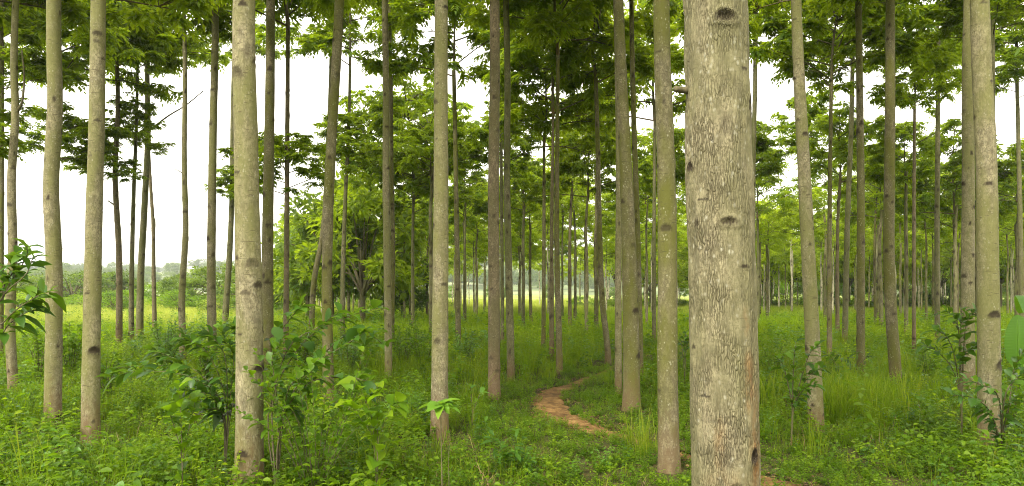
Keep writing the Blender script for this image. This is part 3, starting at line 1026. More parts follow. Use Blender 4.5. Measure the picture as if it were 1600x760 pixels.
BU = [bushy(51, 2.2, 1.6, 60, 70, .22, .11, M_BUSH, 2.2), bushy(52, 1.9, 1.9, 60, 70, .20, .10, M_BUSH, 2.4), bushy(53, 2.6, 1.5, 70, 70, .22, .11, M_BUSH, 2.0), bushy(54, 2.0, 1.5, 55, 70, .2, .1, M_HERB, 1.9)]
BL = [bushy(61, 1.7, 2.2, 60, 60, .30, .13, M_BUSH, 3.4, .5), bushy(62, 1.9, 2.0, 60, 60, .28, .12, M_CROWN, 3.2, .5)]


BG_ = [bushy(81, 2.2, 1.5, 45, 55, .22, .10, M_HERB, 1.5, .5), bushy(82, 2.0, 1.4, 45, 55, .20, .10, M_BUSH, 1.4, .5), bushy(83, 2.3, 1.4, 45, 55, .22, .10, M_MEADOW, 1.4, .5), bushy(84, 2.0, 1.5, 45, 55, .22, .10, M_HERB, 1.5, .5)]
BY = [bushy(71, 2.2, 1.8, 60, 60, .24, .11, M_CROWN_Y, 3.6, .5), bushy(72, 2.5, 1.5, 60, 60, .24, .11, M_CROWN_Y, 3.2, .5)]


def bush_tree(px, d, i, sc, label, name='bushy_tree', cat='tree', z=None, group=None, lst=BU):
    X = (px - 800) / F * d
    t = thing(name, label, cat, (X, d, float(ground_z(X, d)) - (.3 if lst is BU else 1.15 if lst is BL else .03)), R.uniform(0, 6), group, sc)
    link('crown', lst[i][0], t)
    link('trunk', lst[i][1], t)
    return t


for px, d_, i, s_, lb in [
        (112, 72, 0, 1.05, 'round green bushy tree beyond the field, behind the straight grey-green trunk'),
        (60, 84, 2, 1.1, 'low bushy tree at the field edge between the first trunks at left'),
        (20, 66, 1, .9, 'bushy tree at the field edge nearest the left side of the photo'),
        (168, 80, 2, 1.2, 'broad bushy tree beyond the field just right of the stout ringed trunk'),
        (196, 95, 1, .9, 'small bushy tree in the gap right of the reddish stubbed trunk'),
        (262, 76, 3, .9, 'light green small bushy tree under the hazy hill'),
        (300, 70, 0, .95, 'dark round bushy tree behind the thin wavy trunk'),
        (345, 64, 1, 1.05, 'bushy tree beyond the field left of the large pale trunk'),
        (400, 58, 2, .95, 'bushy tree in the gap between the large pale trunk and the green one')]:
    bush_tree(px, d_, i, (s_ * 1.4, s_ * 1.3, s_ * .98), lb, group='bushy trees at the far side of the field')
for k in range(26):
    px = -40 + k * 29 + R.normal(0, 8)
    bush_tree(px, R.uniform(50, 92), k % 4, (R.uniform(.7, 1.2), R.uniform(.7, 1.2), R.uniform(.3, .62)), 'low field bush in the scrub belt along the far edge of the open ground', 'bush', 'bush', group='low bushes along the far edge of the open ground', lst=BG_)
for px, d_, i, s_, lb in [
        (448, 46, 0, .95, 'leafy low-branched tree at the left end of the plantation edge'),
        (482, 40, 1, 1.2, 'dense dark leafy tree behind the thin curved green trunk'),
        (520, 37, 0, 1.4, 'dense leafy tree filling the gap left of the thin dark trunk'),
        (566, 34, 1, 1.45, 'tall dense leafy tree left of the slim grey-brown trunk'),
        (630, 42, 0, .95, 'low-branched leafy tree below the dark crown left of centre')]:
    bush_tree(px, d_, i, s_, lb, 'leafy_tree', group='dense leafy trees on the plantation edge', lst=BL)
for k in range(24):
    px = 930 + k * 31 + R.normal(0, 8)
    bush_tree(px, R.uniform(60, 70), k % 4, (R.uniform(.7, 1.1), R.uniform(.7, 1.1), R.uniform(.3, .55)), 'low bush among the farthest trunks right of the dirt path', 'bush', 'bush', group='low bushes among the farthest trunks on the right', lst=BG_)
HG = 'background bushes beyond the far rows on the right'
for k in range(15):
    px = 965 + k * 46 + R.normal(0, 10)
    bush_tree(px, R.uniform(52, 66), k % 2, R.uniform(.85, 1.2), 'bright yellow-green low-crowned tree among the farthest trunks on the right', 'leafy_tree', group='yellow-green low trees among the farthest rows', lst=BY)
for k in range(17):
    px = 1090 + k * 36 + R.normal(0, 8)
    dd_ = R.uniform(72, 84)
    bush_tree(px, dd_, k % 4, R.uniform(1.1, 1.4), 'dark green bush closing the view beyond the far rows on the right', 'bushy_tree', group=HG)
for k in range(6):
    px = 560 + k * 75 + R.normal(0, 10)
    bush_tree(px, R.uniform(90, 125), (k + 1) % 4, R.uniform(.7, .95), 'small far bush in the bright field seen between the central trunks', 'bushy_tree', group='far bushes behind the central rows')


# ------------------------------------------------------------------ scattered growth ("stuff"), with geometry nodes
def proto_collection(name, meshes):
    col = bpy.data.collections.new(name)
    for i, me in enumerate(meshes):
        o = bpy.data.objects.new('%s_%02d' % (name, i), me)
        col.objects.link(o)
    return col


def scatter(name, label, cat, xyz, rot, scl, vid, col):
    me = bpy.data.meshes.new(name)
    me.vertices.add(len(xyz))
    me.vertices.foreach_set('co', np.asarray(xyz, np.float32).ravel())
    a = me.attributes.new('rot', 'FLOAT_VECTOR', 'POINT')
    a.data.foreach_set('vector', np.asarray(rot, np.float32).ravel())
    a = me.attributes.new('scl', 'FLOAT_VECTOR', 'POINT')
    scl = np.asarray(scl)
    if scl.ndim == 1:
        scl = np.repeat(scl[:, None], 3, 1)
    a.data.foreach_set('vector', scl.astype(np.float32).ravel())
    a = me.attributes.new('vid', 'INT', 'POINT')
    a.data.foreach_set('value', np.asarray(vid, np.int32))
    o = link(name, me)
    o['kind'] = 'stuff'
    o['label'] = label
    o['category'] = cat
    ng = bpy.data.node_groups.new(name + '_scatter', 'GeometryNodeTree')
    ng.interface.new_socket(name='Geometry', in_out='INPUT', socket_type='NodeSocketGeometry')
    ng.interface.new_socket(name='Geometry', in_out='OUTPUT', socket_type='NodeSocketGeometry')
    n, l = ng.nodes, ng.links
    gi, go = n.new('NodeGroupInput'), n.new('NodeGroupOutput')
    ip = n.new('GeometryNodeInstanceOnPoints')
    ci = n.new('GeometryNodeCollectionInfo')
    ci.inputs['Collection'].default_value = col
    ci.inputs['Separate Children'].default_value = True
    ci.inputs['Reset Children'].default_value = True
    ip.inputs['Pick Instance'].default_value = True

    def attr(nm, ty):
        a = n.new('GeometryNodeInputNamedAttribute')
        a.data_type = ty
        a.inputs['Name'].default_value = nm
        return a.outputs['Attribute']

    l.new(gi.outputs[0], ip.inputs['Points'])
    l.new(ci.outputs[0], ip.inputs['Instance'])
    l.new(attr('vid', 'INT'), ip.inputs['Instance Index'])
    e = n.new('FunctionNodeEulerToRotation')
    l.new(attr('rot', 'FLOAT_VECTOR'), e.inputs[0])
    l.new(e.outputs[0], ip.inputs['Rotation'])
    l.new(attr('scl', 'FLOAT_VECTOR'), ip.inputs['Scale'])
    l.new(ip.outputs[0], go.inputs[0])
    md = o.modifiers.new('scatter', 'NODES')
    md.node_group = ng
    return o


def grass_tuft(seed, nb, rad, hlo, hhi, wd, arch, mat, seg=3, heads=0):
    rs = np.random.RandomState(seed)
    mb = MB()
    a = rs.uniform(0, 2 * PI, nb)
    rr = rad * np.sqrt(rs.uniform(0, 1, nb))
    O = np.stack([rr * np.cos(a), rr * np.sin(a), np.full(nb, -.02)], 1)
    az = a + rs.normal(0, .9, nb)
    H = rs.uniform(hlo, hhi, nb)
    lean = rs.uniform(.1, 1, nb) * arch
    S = np.stack([-np.sin(az), np.cos(az), np.zeros(nb)], 1)
    Dh = np.stack([np.cos(az), np.sin(az), np.zeros(nb)], 1)
    tint = np.clip(rs.normal(.45, .25, nb), 0, 1)
    rows = []
    for k in range(seg + 1):
        t = k / seg
        c = O + Dh * (H * lean * t * t)[:, None] + np.array([0, 0, 1.0]) * (H * (t - .35 * lean * t * t * t))[:, None]
        if k < seg:
            wk = wd * (1 - .75 * t ** 1.5) * H[:, None] / hhi
            rows += [c - S * wk, c + S * wk]
        else:
            rows.append(c)
    m = len(rows)
    v = np.stack(rows, 1)
    b = np.arange(nb)[:, None] * m
    q = np.concatenate([b + [2 * k, 2 * k + 1, 2 * k + 3, 2 * k + 2] for k in range(seg - 1)])
    t_ = b + [2 * seg - 2, 2 * seg - 1, 2 * seg]
    mb.add(v.reshape(-1, 3), t_, q, tint=np.repeat(tint, m))
    for k in range(heads):
        i = rs.randint(nb)
        p = v[i, -1]
        n_ = 10
        dd = rdir(n_, rs, .2, 1)
        leaflets(mb, p + dd * .02 - [0, 0, .03] + np.outer(np.linspace(-.05, .05, n_), [0, 0, 1]), dd, rdir(n_, rs), np.full(n_, .03), np.full(n_, .008), np.full(n_, 1.0))
    return mb.mesh('tuft', mat)


def herb(seed, stems, h, ll, mat, spread=.12, per=9, wr=.55):
    rs = np.random.RandomState(seed)
    mb = MB()
    for s in range(stems):
        a = rs.uniform(0, 2 * PI)
        hh = h * rs.uniform(.5, 1.1)
        b0 = np.array([math.cos(a), math.sin(a), 0]) * spread * rs.uniform(0, 1)
        e = b0 + np.array([math.cos(a) * hh * rs.uniform(.1, .7), math.sin(a) * hh * rs.uniform(.1, .7), hh])
        c = spline([b0 + [0, 0, -.02], (b0 + e) / 2 + rs.normal(0, .02, 3), e], 5)
        tube(mb, c, np.linspace(.0025, .0012, 5), 3, tint=.6)
        n = per
        t = np.linspace(.2, 1, n)
        O = np.stack([np.interp(t * 4, range(5), c[:, k]) for k in range(3)], 1)
        az = np.arange(n) * 2.4 + rs.uniform(0, 6)
        D = np.stack([np.cos(az), np.sin(az), rs.uniform(-.1, .6, n)], 1)
        N = norm(np.array([0, 0, 1.0]) + rs.normal(0, .35, (n, 3)))
        L = ll * rs.uniform(.6, 1.2, n)
        leaves(mb, O, D, N, L, L * wr, np.clip(rs.normal(.25 + .3 * t, .15), 0, 1), droop=.3)
    return mb.mesh('herb', mat)


TUFT = [grass_tuft(200 + k, 34, .13, .10, .28, .0036, .9, M_GRASS) for k in range(4)]
TALL = [grass_tuft(220 + k, 52, .16, .35, .75, .0042, .65, M_GRASS, 4, 3 if k == 0 else 0) for k in range(3)]
FLD = [grass_tuft(230 + k, 70, .45, .30, .62, .008, .6, M_FIELD, 3) for k in range(3)]
FLD2 = [grass_tuft(240 + k, 70, .40, .22, .50, .008, .6, M_MEADOW, 3) for k in range(3)]
HERB = [herb(250, 7, .20, .048, M_HERB), herb(251, 6, .27, .062, M_HERB, per=8), herb(252, 10, .15, .036, M_HERB, per=9), herb(253, 5, .32, .085, M_HERB, per=7, wr=.4), herb(254, 8, .18, .042, M_HERB, .16), herb(255, 4, .34, .10, M_DLEAF, per=6, wr=.4), herb(256, 6, .24, .055, M_BLEAF, per=8, wr=.45)]
PC_T = proto_collection('tuft_proto', TUFT)
PC_L = proto_collection('tall_proto', TALL)
PC_F = proto_collection('field_proto', FLD)
PC_F2 = proto_collection('meadow_proto', FLD2)
PC_H = proto_collection('herb_proto', HERB)


def points(dlo, dhi, dens, rs, margin=.78, xmin=None):
    """random ground points in the wedge, density per m2"""
    area = margin * (dhi ** 2 - dlo ** 2)
    n = int(area * dens)
    y = np.sqrt(rs.uniform(dlo ** 2, dhi ** 2, n))
    x = rs.uniform(-1, 1, n) * margin * y
    return x, y


def patch(x, y, f, ph):
    return .5 + .25 * np.sin(x * f + ph) * np.cos(y * f * .8 + ph * 2) + .25 * np.sin(x * f * 2.3 - y * f * 1.9 + ph * 3)


def clear(x, y, path_gap=0.0):
    m = path_dist(x, y) > path_gap
    for a, b in TREES_XY:
        if b < 14:
            m &= np.hypot(x - a, y - b) > (0.2 if b > 4 else 0.28)
    return m


def rots(n, rs, tilt=.12):
    return np.stack([rs.normal(0, tilt, n), rs.normal(0, tilt, n), rs.uniform(0, 2 * PI, n)], 1)


def low_near_path(x, y):
    """growth is trodden low along the path and in front of its visible bend"""
    pd = path_dist(x, y)
    s = np.clip(.32 + .42 * pd, .3, 1)
    front = (x > .3) & (x < 1.9) & (y > 5.2) & (y < 10)
    return np.where(front, np.minimum(s, .62), s)


rs = np.random.RandomState(300)
X, Y, S = [], [], []
for lo, hi, dn in ((2.6, 7, 26), (7, 12, 20), (12, 20, 13), (20, 32, 5)):
    x, y = points(lo, hi, dn, rs)
    m = clear(x, y, .0) & (rs.rand(len(x)) < .35 + .75 * patch(x, y, .9, 1.0))
    x, y = x[m], y[m]
    X.append(x)
    Y.append(y)
    S.append(rs.uniform(.6, 1.25, len(x)) * low_near_path(x, y) * (1 if lo < 12 else 1.35))
x, y, s = map(np.concatenate, (X, Y, S))
scatter('short_grass', 'short green grass covering the ground between the trunks', 'grass', np.stack([x, y, ground_z(x, y)], 1), rots(len(x), rs), s, rs.randint(0, 4, len(x)), PC_T)
n_g = len(x)

X, Y, S, Vd = [], [], [], []
for lo, hi, dn in ((2.6, 7, 36), (7, 12, 26), (12, 20, 12), (20, 28, 5)):
    x, y = points(lo, hi, dn, rs)
    m = clear(x, y, .02) & (rs.rand(len(x)) < 1.15 - .6 * patch(x, y, .9, 1.0))
    x, y = x[m], y[m]
    X.append(x)
    Y.append(y)
    S.append(rs.uniform(.6, 1.3, len(x)) * low_near_path(x, y))
    p = rs.rand(len(x))
    vid = np.where(p < .26, 0, np.where(p < .46, 1, np.where(p < .68, 2, np.where(p < .8, 3, np.where(p < .91, 4, np.where(p < .95, 5, 6))))))
    Vd.append(vid)
# small creeping herbs close to the path and over the open floor on its right
x, y = points(4.6, 16, 60, rs)
pd_ = path_dist(x, y)
m = clear(x, y, -.07) & (pd_ < 1.6) & (x > -2) & (rs.rand(len(x)) < .9 - .3 * pd_)
x, y = x[m], y[m]
X.append(x)
Y.append(y)
S.append(rs.uniform(.28, .6, len(x)))
Vd.append(rs.choice([0, 2, 4], len(x)))
x, y, s, vd = map(np.concatenate, (X, Y, S, Vd))
scatter('leafy_herbs', 'low small-leaved herbs mixed with the grass', 'ground cover', np.stack([x, y, ground_z(x, y)], 1), rots(len(x), rs), s, vd, PC_H)
n_h = len(x)

# taller broad-leaved weeds standing out of the carpet
WEED = [herb(260, 3, .50, .10, M_HERB, .08, 12, .42), herb(261, 4, .42, .13, M_BLEAF, .08, 9, .4), herb(262, 5, .36, .08, M_DLEAF, .12, 12, .45), herb(263, 2, .65, .12, M_HERB, .05, 14, .35), herb(264, 7, .45, .085, M_MEADOW, .2, 12, .4)]
PC_W = proto_collection('weed_proto', WEED)
X, Y, S, Vd = [], [], [], []
for lo, hi, dn in ((3.2, 8, 1.5), (8, 14, 1.8), (14, 24, 2.2), (24, 42, 1.3)):
    x, y = points(lo, hi, dn, rs)
    px = 800 + F * x / y
    w_ = np.where((px < 720) | (px > 1330), 1.25, .55)
    m = clear(x, y, .35) & (rs.rand(len(x)) < w_ * patch(x, y, .8, 4.0) * 1.3)
    m &= ~((x > -.6) & (x < 2.1) & (y > 4) & (y < 11.5))
    m &= ~((px > 1180) & (y < 7.2))
    x, y = x[m], y[m]
    X.append(x)
    Y.append(y)
    S.append(rs.uniform(.5, 1.25, len(x)) * (1 if hi < 20 else 1.25))
    Vd.append(rs.randint(0, 5, len(x)))
x, y, s, vd = map(np.concatenate, (X, Y, S, Vd))
scatter('leafy_weeds', 'taller broad-leaved weeds standing out of the grass', 'weeds', np.stack([x, y, ground_z(x, y)], 1), rots(len(x), rs), s, vd, PC_W)

M_DRY = leaf_mat('dry_blade', (0.10, 0.07, 0.03), (0.22, 0.16, 0.07), (0.38, 0.30, 0.14), trans=.2, tcol=(.4, .3, .1), wt=.8, rnd=.2, spec=.1)
DRY = [grass_tuft(270 + k, 12, .12, .12, .34, .004, .9, M_DRY) for k in range(3)]
PC_D = proto_collection('dry_proto', DRY)
x, y = points(2.8, 22, 4.0, rs)
m = clear(x, y, .02) & (rs.rand(len(x)) < patch(x, y, 1.1, 5.0))
x, y = x[m], y[m]
scatter('dry_grass', 'dead straw-coloured blades and stalks mixed in the green', 'dry grass', np.stack([x, y, ground_z(x, y)], 1), rots(len(x), rs, .3), rs.uniform(.6, 1.2, len(x)) * low_near_path(x, y), rs.randint(0, 3, len(x)), PC_D)

# tall seeding grass: in patches near, common past twelve metres
X, Y, S = [], [], []
for lo, hi, dn in ((4, 9, 1.1), (9, 14, 1.6), (14, 26, 2.4)):
    x, y = points(lo, hi, dn, rs)
    m = clear(x, y, .45) & (rs.rand(len(x)) < patch(x, y, .6, 2.2) * 1.1)
    m &= ~((x > -.4) & (x < 2.2) & (y > 4) & (y < 12))
    x, y = x[m], y[m]
    X.append(x)
    Y.append(y)
    S.append(rs.uniform(.55, 1.0, len(x)))
for px, d_, n_, s_, sg in ((1330, 9.5, 34, .95, .45), (1355, 10.5, 24, .9, .5), (1000, 7.2, 3, .85, .08), (650, 13, 30, .8, .8), (870, 17, 30, .6, 1.2), (1440, 12, 26, .7, 1.0), (110, 10, 20, .7, .8), (560, 14, 20, .8, .9), (465, 4.4, 6, .6, .12), (560, 4.3, 8, .6, .2), (700, 4.3, 5, .7, .12)):
    cx = (px - 800) / F * d_
    X.append(cx + rs.normal(0, sg, n_))
    Y.append(d_ + rs.normal(0, sg, n_))
    S.append(s_ * rs.uniform(.7, 1.1, n_))
x, y, s = map(np.concatenate, (X, Y, S))
scatter('tall_grass', 'clumps of tall arching grass among the herbs', 'grass', np.stack([x, y, ground_z(x, y)], 1), rots(len(x), rs, .08), s, rs.randint(0, 3, len(x)), PC_L)

# meadow under the far rows, yellower and open at left and beyond
x, y = points(24, 60, 2.6, rs)
px = 800 + F * x / y
m = (px > 380 - (40 - y) * 6) | (y < 32)
x1, y1 = x[m], y[m]
scatter('meadow_grass', 'fresh green grass beneath the far rows of trees', 'grass', np.stack([x1, y1, ground_z(x1, y1)], 1), rots(len(x1), rs, .08), rs.uniform(.7, 1.15, len(x1)), rs.randint(0, 3, len(x1)), PC_F2)
x, y = points(30, 110, 1.0, rs)
px = 800 + F * x / y
m = (px < 430) | (y > 44)
x2, y2 = x[m], y[m]
scatter('field_grass', 'pale yellow-green grass of the open field in the distance', 'grass', np.stack([x2, y2, ground_z(x2, y2)], 1), rots(len(x2), rs, .08), rs.uniform(.6, 1.2, len(x2)), rs.randint(0, 3, len(x2)), PC_F)

# fallen leaves and twigs along the path edges and on bare patches
mbl = MB()
n_ = 6500
idx = rs.randint(30, 250, n_)
off_ = rs.normal(0, 1, n_)
off_ = np.where(np.abs(off_) < .6, np.sign(off_) * (1 - .5 * np.abs(off_)), off_) * (PWID[idx] + .05) * 1.25
xx = PATHS[idx, 0] + nrm[idx, 0] * off_
yy = PATHS[idx, 1] + nrm[idx, 1] * off_
zz = ground_z(xx, yy) + .018
D = rdir(n_, rs, -.25, .25)
L = rs.uniform(.012, .045, n_)
leaves(mbl, np.stack([xx, yy, zz], 1), D, norm(np.array([0, 0, 1.0]) + rs.normal(0, .3, (n_, 3))), L, L * .5, rs.uniform(0, 1, n_), droop=.02)
M_LIT = leaf_mat('dead_leaf', (0.04, 0.022, 0.01), (0.10, 0.055, 0.02), (0.24, 0.15, 0.06), trans=.1, tcol=(.2, .1, .03), wt=1.0, rnd=0)
o = link('leaf_litter', mbl.mesh('leaf_litter', M_LIT))
o['kind'] = 'stuff'
o['label'] = 'brown fallen leaves scattered along the edges of the dirt path'
o['category'] = 'leaf litter'

# far tree cover on the hills
HB = proto_collection('hill_tree_proto', [BU[0][0], BU[2][0]])
n_ = 900
th_ = rs.uniform(.95, 2.3, n_)
rr_ = rs.uniform(330, 980, n_)
x, y = rr_ * np.cos(th_), rr_ * np.sin(th_)
m = (patch(x, y, .018, .5) > .42) | (rr_ > 700)
x, y = x[m], y[m]
scatter('hill_woods', 'hazy wooded patches on the distant hills', 'woods', np.stack([x, y, hill_z(x, y) - .5], 1), rots(len(x), rs, .05), rs.uniform(1.6, 3.2, len(x)), rs.randint(0, 2, len(x)), HB)


# ------------------------------------------------------------------ saplings and shrubs
def leafy_shoot(mbs, mbl, pts, r0, r1, n, ll, rs, t0=.35, wr=.42, droop=.35, updir=.25, whorl=0, tbias=.4):
    updir = .05 if whorl else updir
    c = spline(pts, 14)
    tube(mbs, c, np.linspace(r0, r1, 14), 6)
    t = np.linspace(t0, 1.0, n) if not whorl else 1 - np.abs(rs.normal(0, .05, n))
    t = np.clip(t, 0, 1)
    O = np.stack([np.interp(t * 13, range(14), c[:, k]) for k in range(3)], 1)
    ax = norm(c[-1] - c[-4])
    az = np.arange(n) * 2.4 + rs.uniform(0, 6)
    ref = np.array([0, 0, 1.0]) if abs(ax[2]) < .85 else np.array([1.0, 0, 0])
    s_ = norm(np.cross(ax, ref))
    u_ = np.cross(s_, ax)
    D = np.cos(az)[:, None] * s_ + np.sin(az)[:, None] * u_ * (1.0 if whorl else .55) + ax * rs.uniform(.0 if whorl else .25, .5 if whorl else .8, n)[:, None] + [0, 0, updir]
    D = norm(D + rs.normal(0, .12, (n, 3)))
    N = norm(np.array([0, 0, 1.0]) + rs.normal(0, .3, (n, 3)) + .001)
    L = ll * rs.uniform(.4, 1.2, n)
    leaves(mbl, O, D, N, L, L * wr * rs.uniform(.8, 1.15, n), np.clip(rs.normal(tbias, .3, n), 0, 1), droop=droop)


def shrub(name, label, cat, px, d, shoots, mat, ll, seed=1, wr=.42, group=None, root=None, stem_r=.008, whorl=0, n=9, droop=.35, t0=.3, tbias=.4):
    """shoots: lists of photo pixels (x, y, extra depth) each starting near the root"""
    rs = np.random.RandomState(seed)
    X0 = (px - 800) / F * d
    gz = float(ground_z(X0, d))
    foot = np.array([X0, d, gz])
    t = thing(name, label, cat, tuple(foot), 0, group)
    ms, ml = MB(), MB()
    for sh in shoots:
        P = [np.array([0, 0, -.05])] if root is None else []
        for q_ in sh:
            P.append(np.array(at(q_[0], d + (q_[2] if len(q_) > 2 else 0), q_[1])) - foot)
        leafy_shoot(ms, ml, P, stem_r, stem_r * .35, n, ll, rs, t0=t0, wr=wr, whorl=whorl, droop=droop, tbias=tbias)
    link('stem', ms.mesh('stem', M_LIMB), t)
    link('foliage', ml.mesh('foliage', mat), t)
    return t


# left edge sapling
shrub('sapling', 'broad-leaved sapling reaching in at the left edge, at head height', 'sapling', -25, 3.6,
      [[(-20, 560), (0, 470, .0), (40, 430, .0), (52, 400, .1)], [(-20, 570), (10, 500, .0), (55, 465, -.1), (80, 455)], [(-22, 560), (10, 455, .1), (40, 405, .1), (42, 385)], [(-20, 600), (5, 520, 0), (35, 492, 0), (62, 482, 0)], [(-15, 520), (5, 450, .1), (20, 425, .1), (25, 400, .1)]],
      M_DLEAF, .13, 3, wr=.36, stem_r=.005, n=24, t0=.45, tbias=.5)
# the big shrub right of the large pale trunk
shrub('shrub', 'large-leaved shrub with arching branches right of the large pale left trunk', 'shrub', 432, 5.9,
      [[(425, 640), (450, 545, -.1), (500, 510, -.1), (530, 488, 0)], [(420, 640), (470, 540, .1), (530, 500, .1), (590, 482, .1)], [(425, 650), (430, 540, .2), (460, 490, .1), (470, 478, 0)],
       [(440, 660), (480, 580, -.2), (530, 545, -.2), (570, 520, -.2)], [(440, 660), (500, 560, .2), (560, 515, .3), (600, 540, .3)], [(440, 660), (480, 600, -.3), (540, 590, -.4), (590, 600, -.4)],
       [(440, 680), (450, 610, -.3), (470, 590, -.4), (500, 560, -.4)], [(435, 680), (430, 600, -.2), (425, 560, -.2), (440, 530, -.2)]],
      M_DLEAF, .19, 5, wr=.46, stem_r=.007, n=30, t0=.3, tbias=.5)
shrub('shrub', 'dark low leafy shrub massed at the foot of the large-leaved arching shrub', 'shrub', 490, 5.6,
      [[(490 + 50 * math.cos(k * 1.3), 690 - 20 * (k % 3), .3 * math.sin(k * 2)), (480 + 110 * math.cos(k * 1.3), 620 - 30 * (k % 4) + 20, .5 * math.sin(k * 2))] for k in range(20)],
      M_HERB, .10, 6, wr=.5, n=32, t0=.12, tbias=.3, stem_r=.004)
shrub('shrub', 'dark arching shrub reaching left across in front of the slim grey trunk', 'shrub', 350, 6.1,
      [[(350, 640), (300, 575, 0), (240, 572, .1), (180, 575, .1)], [(350, 640), (300, 590, -.2), (220, 580, -.2), (175, 590, -.2)], [(355, 640), (330, 560, 0), (300, 535, 0), (285, 530, 0)], [(355, 640), (352, 560, -.1), (335, 530, -.1), (320, 522, -.1)],
       [(358, 640), (365, 560, .1), (350, 530, .1), (345, 505, .1)], [(350, 650), (310, 600, .1), (270, 560, .1), (235, 548, .1)], [(360, 650), (380, 560, .3), (372, 520, .3), (365, 512, .3)], [(350, 660), (330, 620, -.2), (300, 610, -.3), (280, 600, -.3)],
       [(350, 660), (340, 640, -.2), (320, 640, -.3), (290, 630, -.3)]],
      M_DLEAF, .17, 8, wr=.38, n=38, t0=.25, tbias=.4, stem_r=.004)
shrub('sapling', 'broad-leaved seedling with paired leaves in front of the dark arching shrub', 'sapling', 285, 5.0,
      [[(284, 700), (282, 640, 0), (280, 600, 0)], [(284, 720), (270, 660, 0), (262, 640, 0)], [(286, 720), (300, 650, .1), (306, 622, .1)]], M_HERB, .14, 12, wr=.6, n=18, tbias=.4, stem_r=.003, t0=.12)
# bright sapling
shrub('sapling', 'bright green sapling on a thin bare stem in front of the straight pale trunk', 'sapling', 690, 4.4,
      [[(691, 800), (690, 720, 0), (689, 655, 0), (690, 632, 0)]], M_BLEAF, .15, 21, wr=.42, n=26, whorl=1, stem_r=.006, droop=.4, tbias=.6)
shrub('sapling', 'second thin dark stemmed seedling right beside the bright green sapling', 'sapling', 702, 4.6,
      [[(702, 780), (701, 720, 0), (703, 678, 0)]], M_HERB, .05, 22, wr=.3, n=8, stem_r=.004)
shrub('herb_plant', 'large soft-leaved plant with drooping leaves right of the low dark shrub', 'plant', 590, 5.2,
      [[(585, 700), (580, 650, 0), (560, 600, 0)], [(590, 700), (610, 640, 0), (622, 628, 0)], [(590, 700), (590, 640, .1), (590, 600, .1)], [(588, 700), (560, 650, -.1), (545, 630, -.1)]], M_HERB, .19, 31, wr=.6, n=18, tbias=.5, droop=.5, stem_r=.003, t0=.1)
shrub('sapling', 'small sapling with pale drooping leaves between the two central trunks', 'sapling', 738, 8.4,
      [[(738, 640), (736, 615, 0), (735, 605, 0)], [(738, 650), (748, 620, 0), (752, 614, 0)]], M_BLEAF, .15, 33, wr=.4, n=7, tbias=.6)
# right saplings
shrub('sapling', 'leafy sapling standing just left of the bowed pale trunk', 'sapling', 1236, 7.6,
      [[(1238, 640), (1240, 570, 0), (1244, 535, 0)], [(1238, 640), (1225, 575, 0), (1215, 560, 0)], [(1240, 640), (1262, 590, -.1), (1285, 575, -.2)], [(1240, 640), (1262, 560, -.1), (1278, 540, -.2)], [(1240, 640), (1255, 610, -.2), (1275, 600, -.3)]],
      M_DLEAF, .15, 41, wr=.42, n=22, t0=.35)
shrub('sapling', 'tiered dark sapling in front of the slimmer paired trunk', 'sapling', 1503, 7.8,
      [[(1502, 640), (1500, 560, 0), (1495, 500, 0), (1480, 488, 0)], [(1503, 640), (1506, 540, 0), (1512, 500, -.1), (1526, 486, -.1)], [(1502, 640), (1490, 580, 0), (1465, 550, 0), (1445, 540, 0)], [(1502, 640), (1500, 570, 0), (1512, 548, 0), (1530, 540, -.1)], [(1502, 640), (1492, 560, 0), (1478, 525, 0), (1462, 518, 0)], [(1502, 600), (1500, 520, 0), (1508, 482, 0)]],
      M_DLEAF, .16, 43, wr=.42, n=22, t0=.45, tbias=.4)
shrub('shrub', 'dark leafy shrub around the foot of the stouter paired trunk', 'shrub', 1565, 7.0,
      [[(1565, 690), (1560, 620, -.2), (1530, 600, -.3), (1500, 590, -.3)], [(1568, 690), (1580, 610, 0), (1585, 575, 0), (1598, 550, 0)], [(1565, 690), (1570, 620, -.3), (1590, 590, -.3), (1610, 580, -.3)], [(1562, 690), (1545, 640, -.3), (1515, 620, -.4), (1490, 618, -.4)], [(1565, 690), (1575, 640, -.2), (1590, 620, -.2), (1620, 610, -.2)], [(1560, 690), (1550, 650, -.3), (1530, 640, -.3)]],
      M_DLEAF, .14, 47, wr=.4, n=34, t0=.2, tbias=.3)
shrub('shrub', 'small dark glossy shrub between the moss-covered trunk and the huge near trunk', 'shrub', 1070, 11.5,
      [[(1070, 600), (1070, 550, 0), (1068, 530, 0)], [(1070, 600), (1072, 550, 0), (1078, 526, 0)], [(1070, 600), (1066, 545, 0), (1062, 528, .1)], [(1070, 590), (1070, 540, .1), (1072, 520, .1)]], M_DLEAF, .14, 51, wr=.45, n=9, t0=.6, tbias=.1)
shrub('shrub', 'dark rosette-leaved shrub between the bowed pale trunk and the slim green-grey one', 'shrub', 1320, 13.0,
      [[(1320, 600), (1300 + 13 * k, 560 - 4 * (k % 2), .2 * (k % 2)), (1285 + 18 * k, 552 + 5 * (k % 3), .2 * (k % 2))] for k in range(5)], M_DLEAF, .19, 53, wr=.35, n=9, t0=.4, tbias=.25)
rs = np.random.RandomState(77)
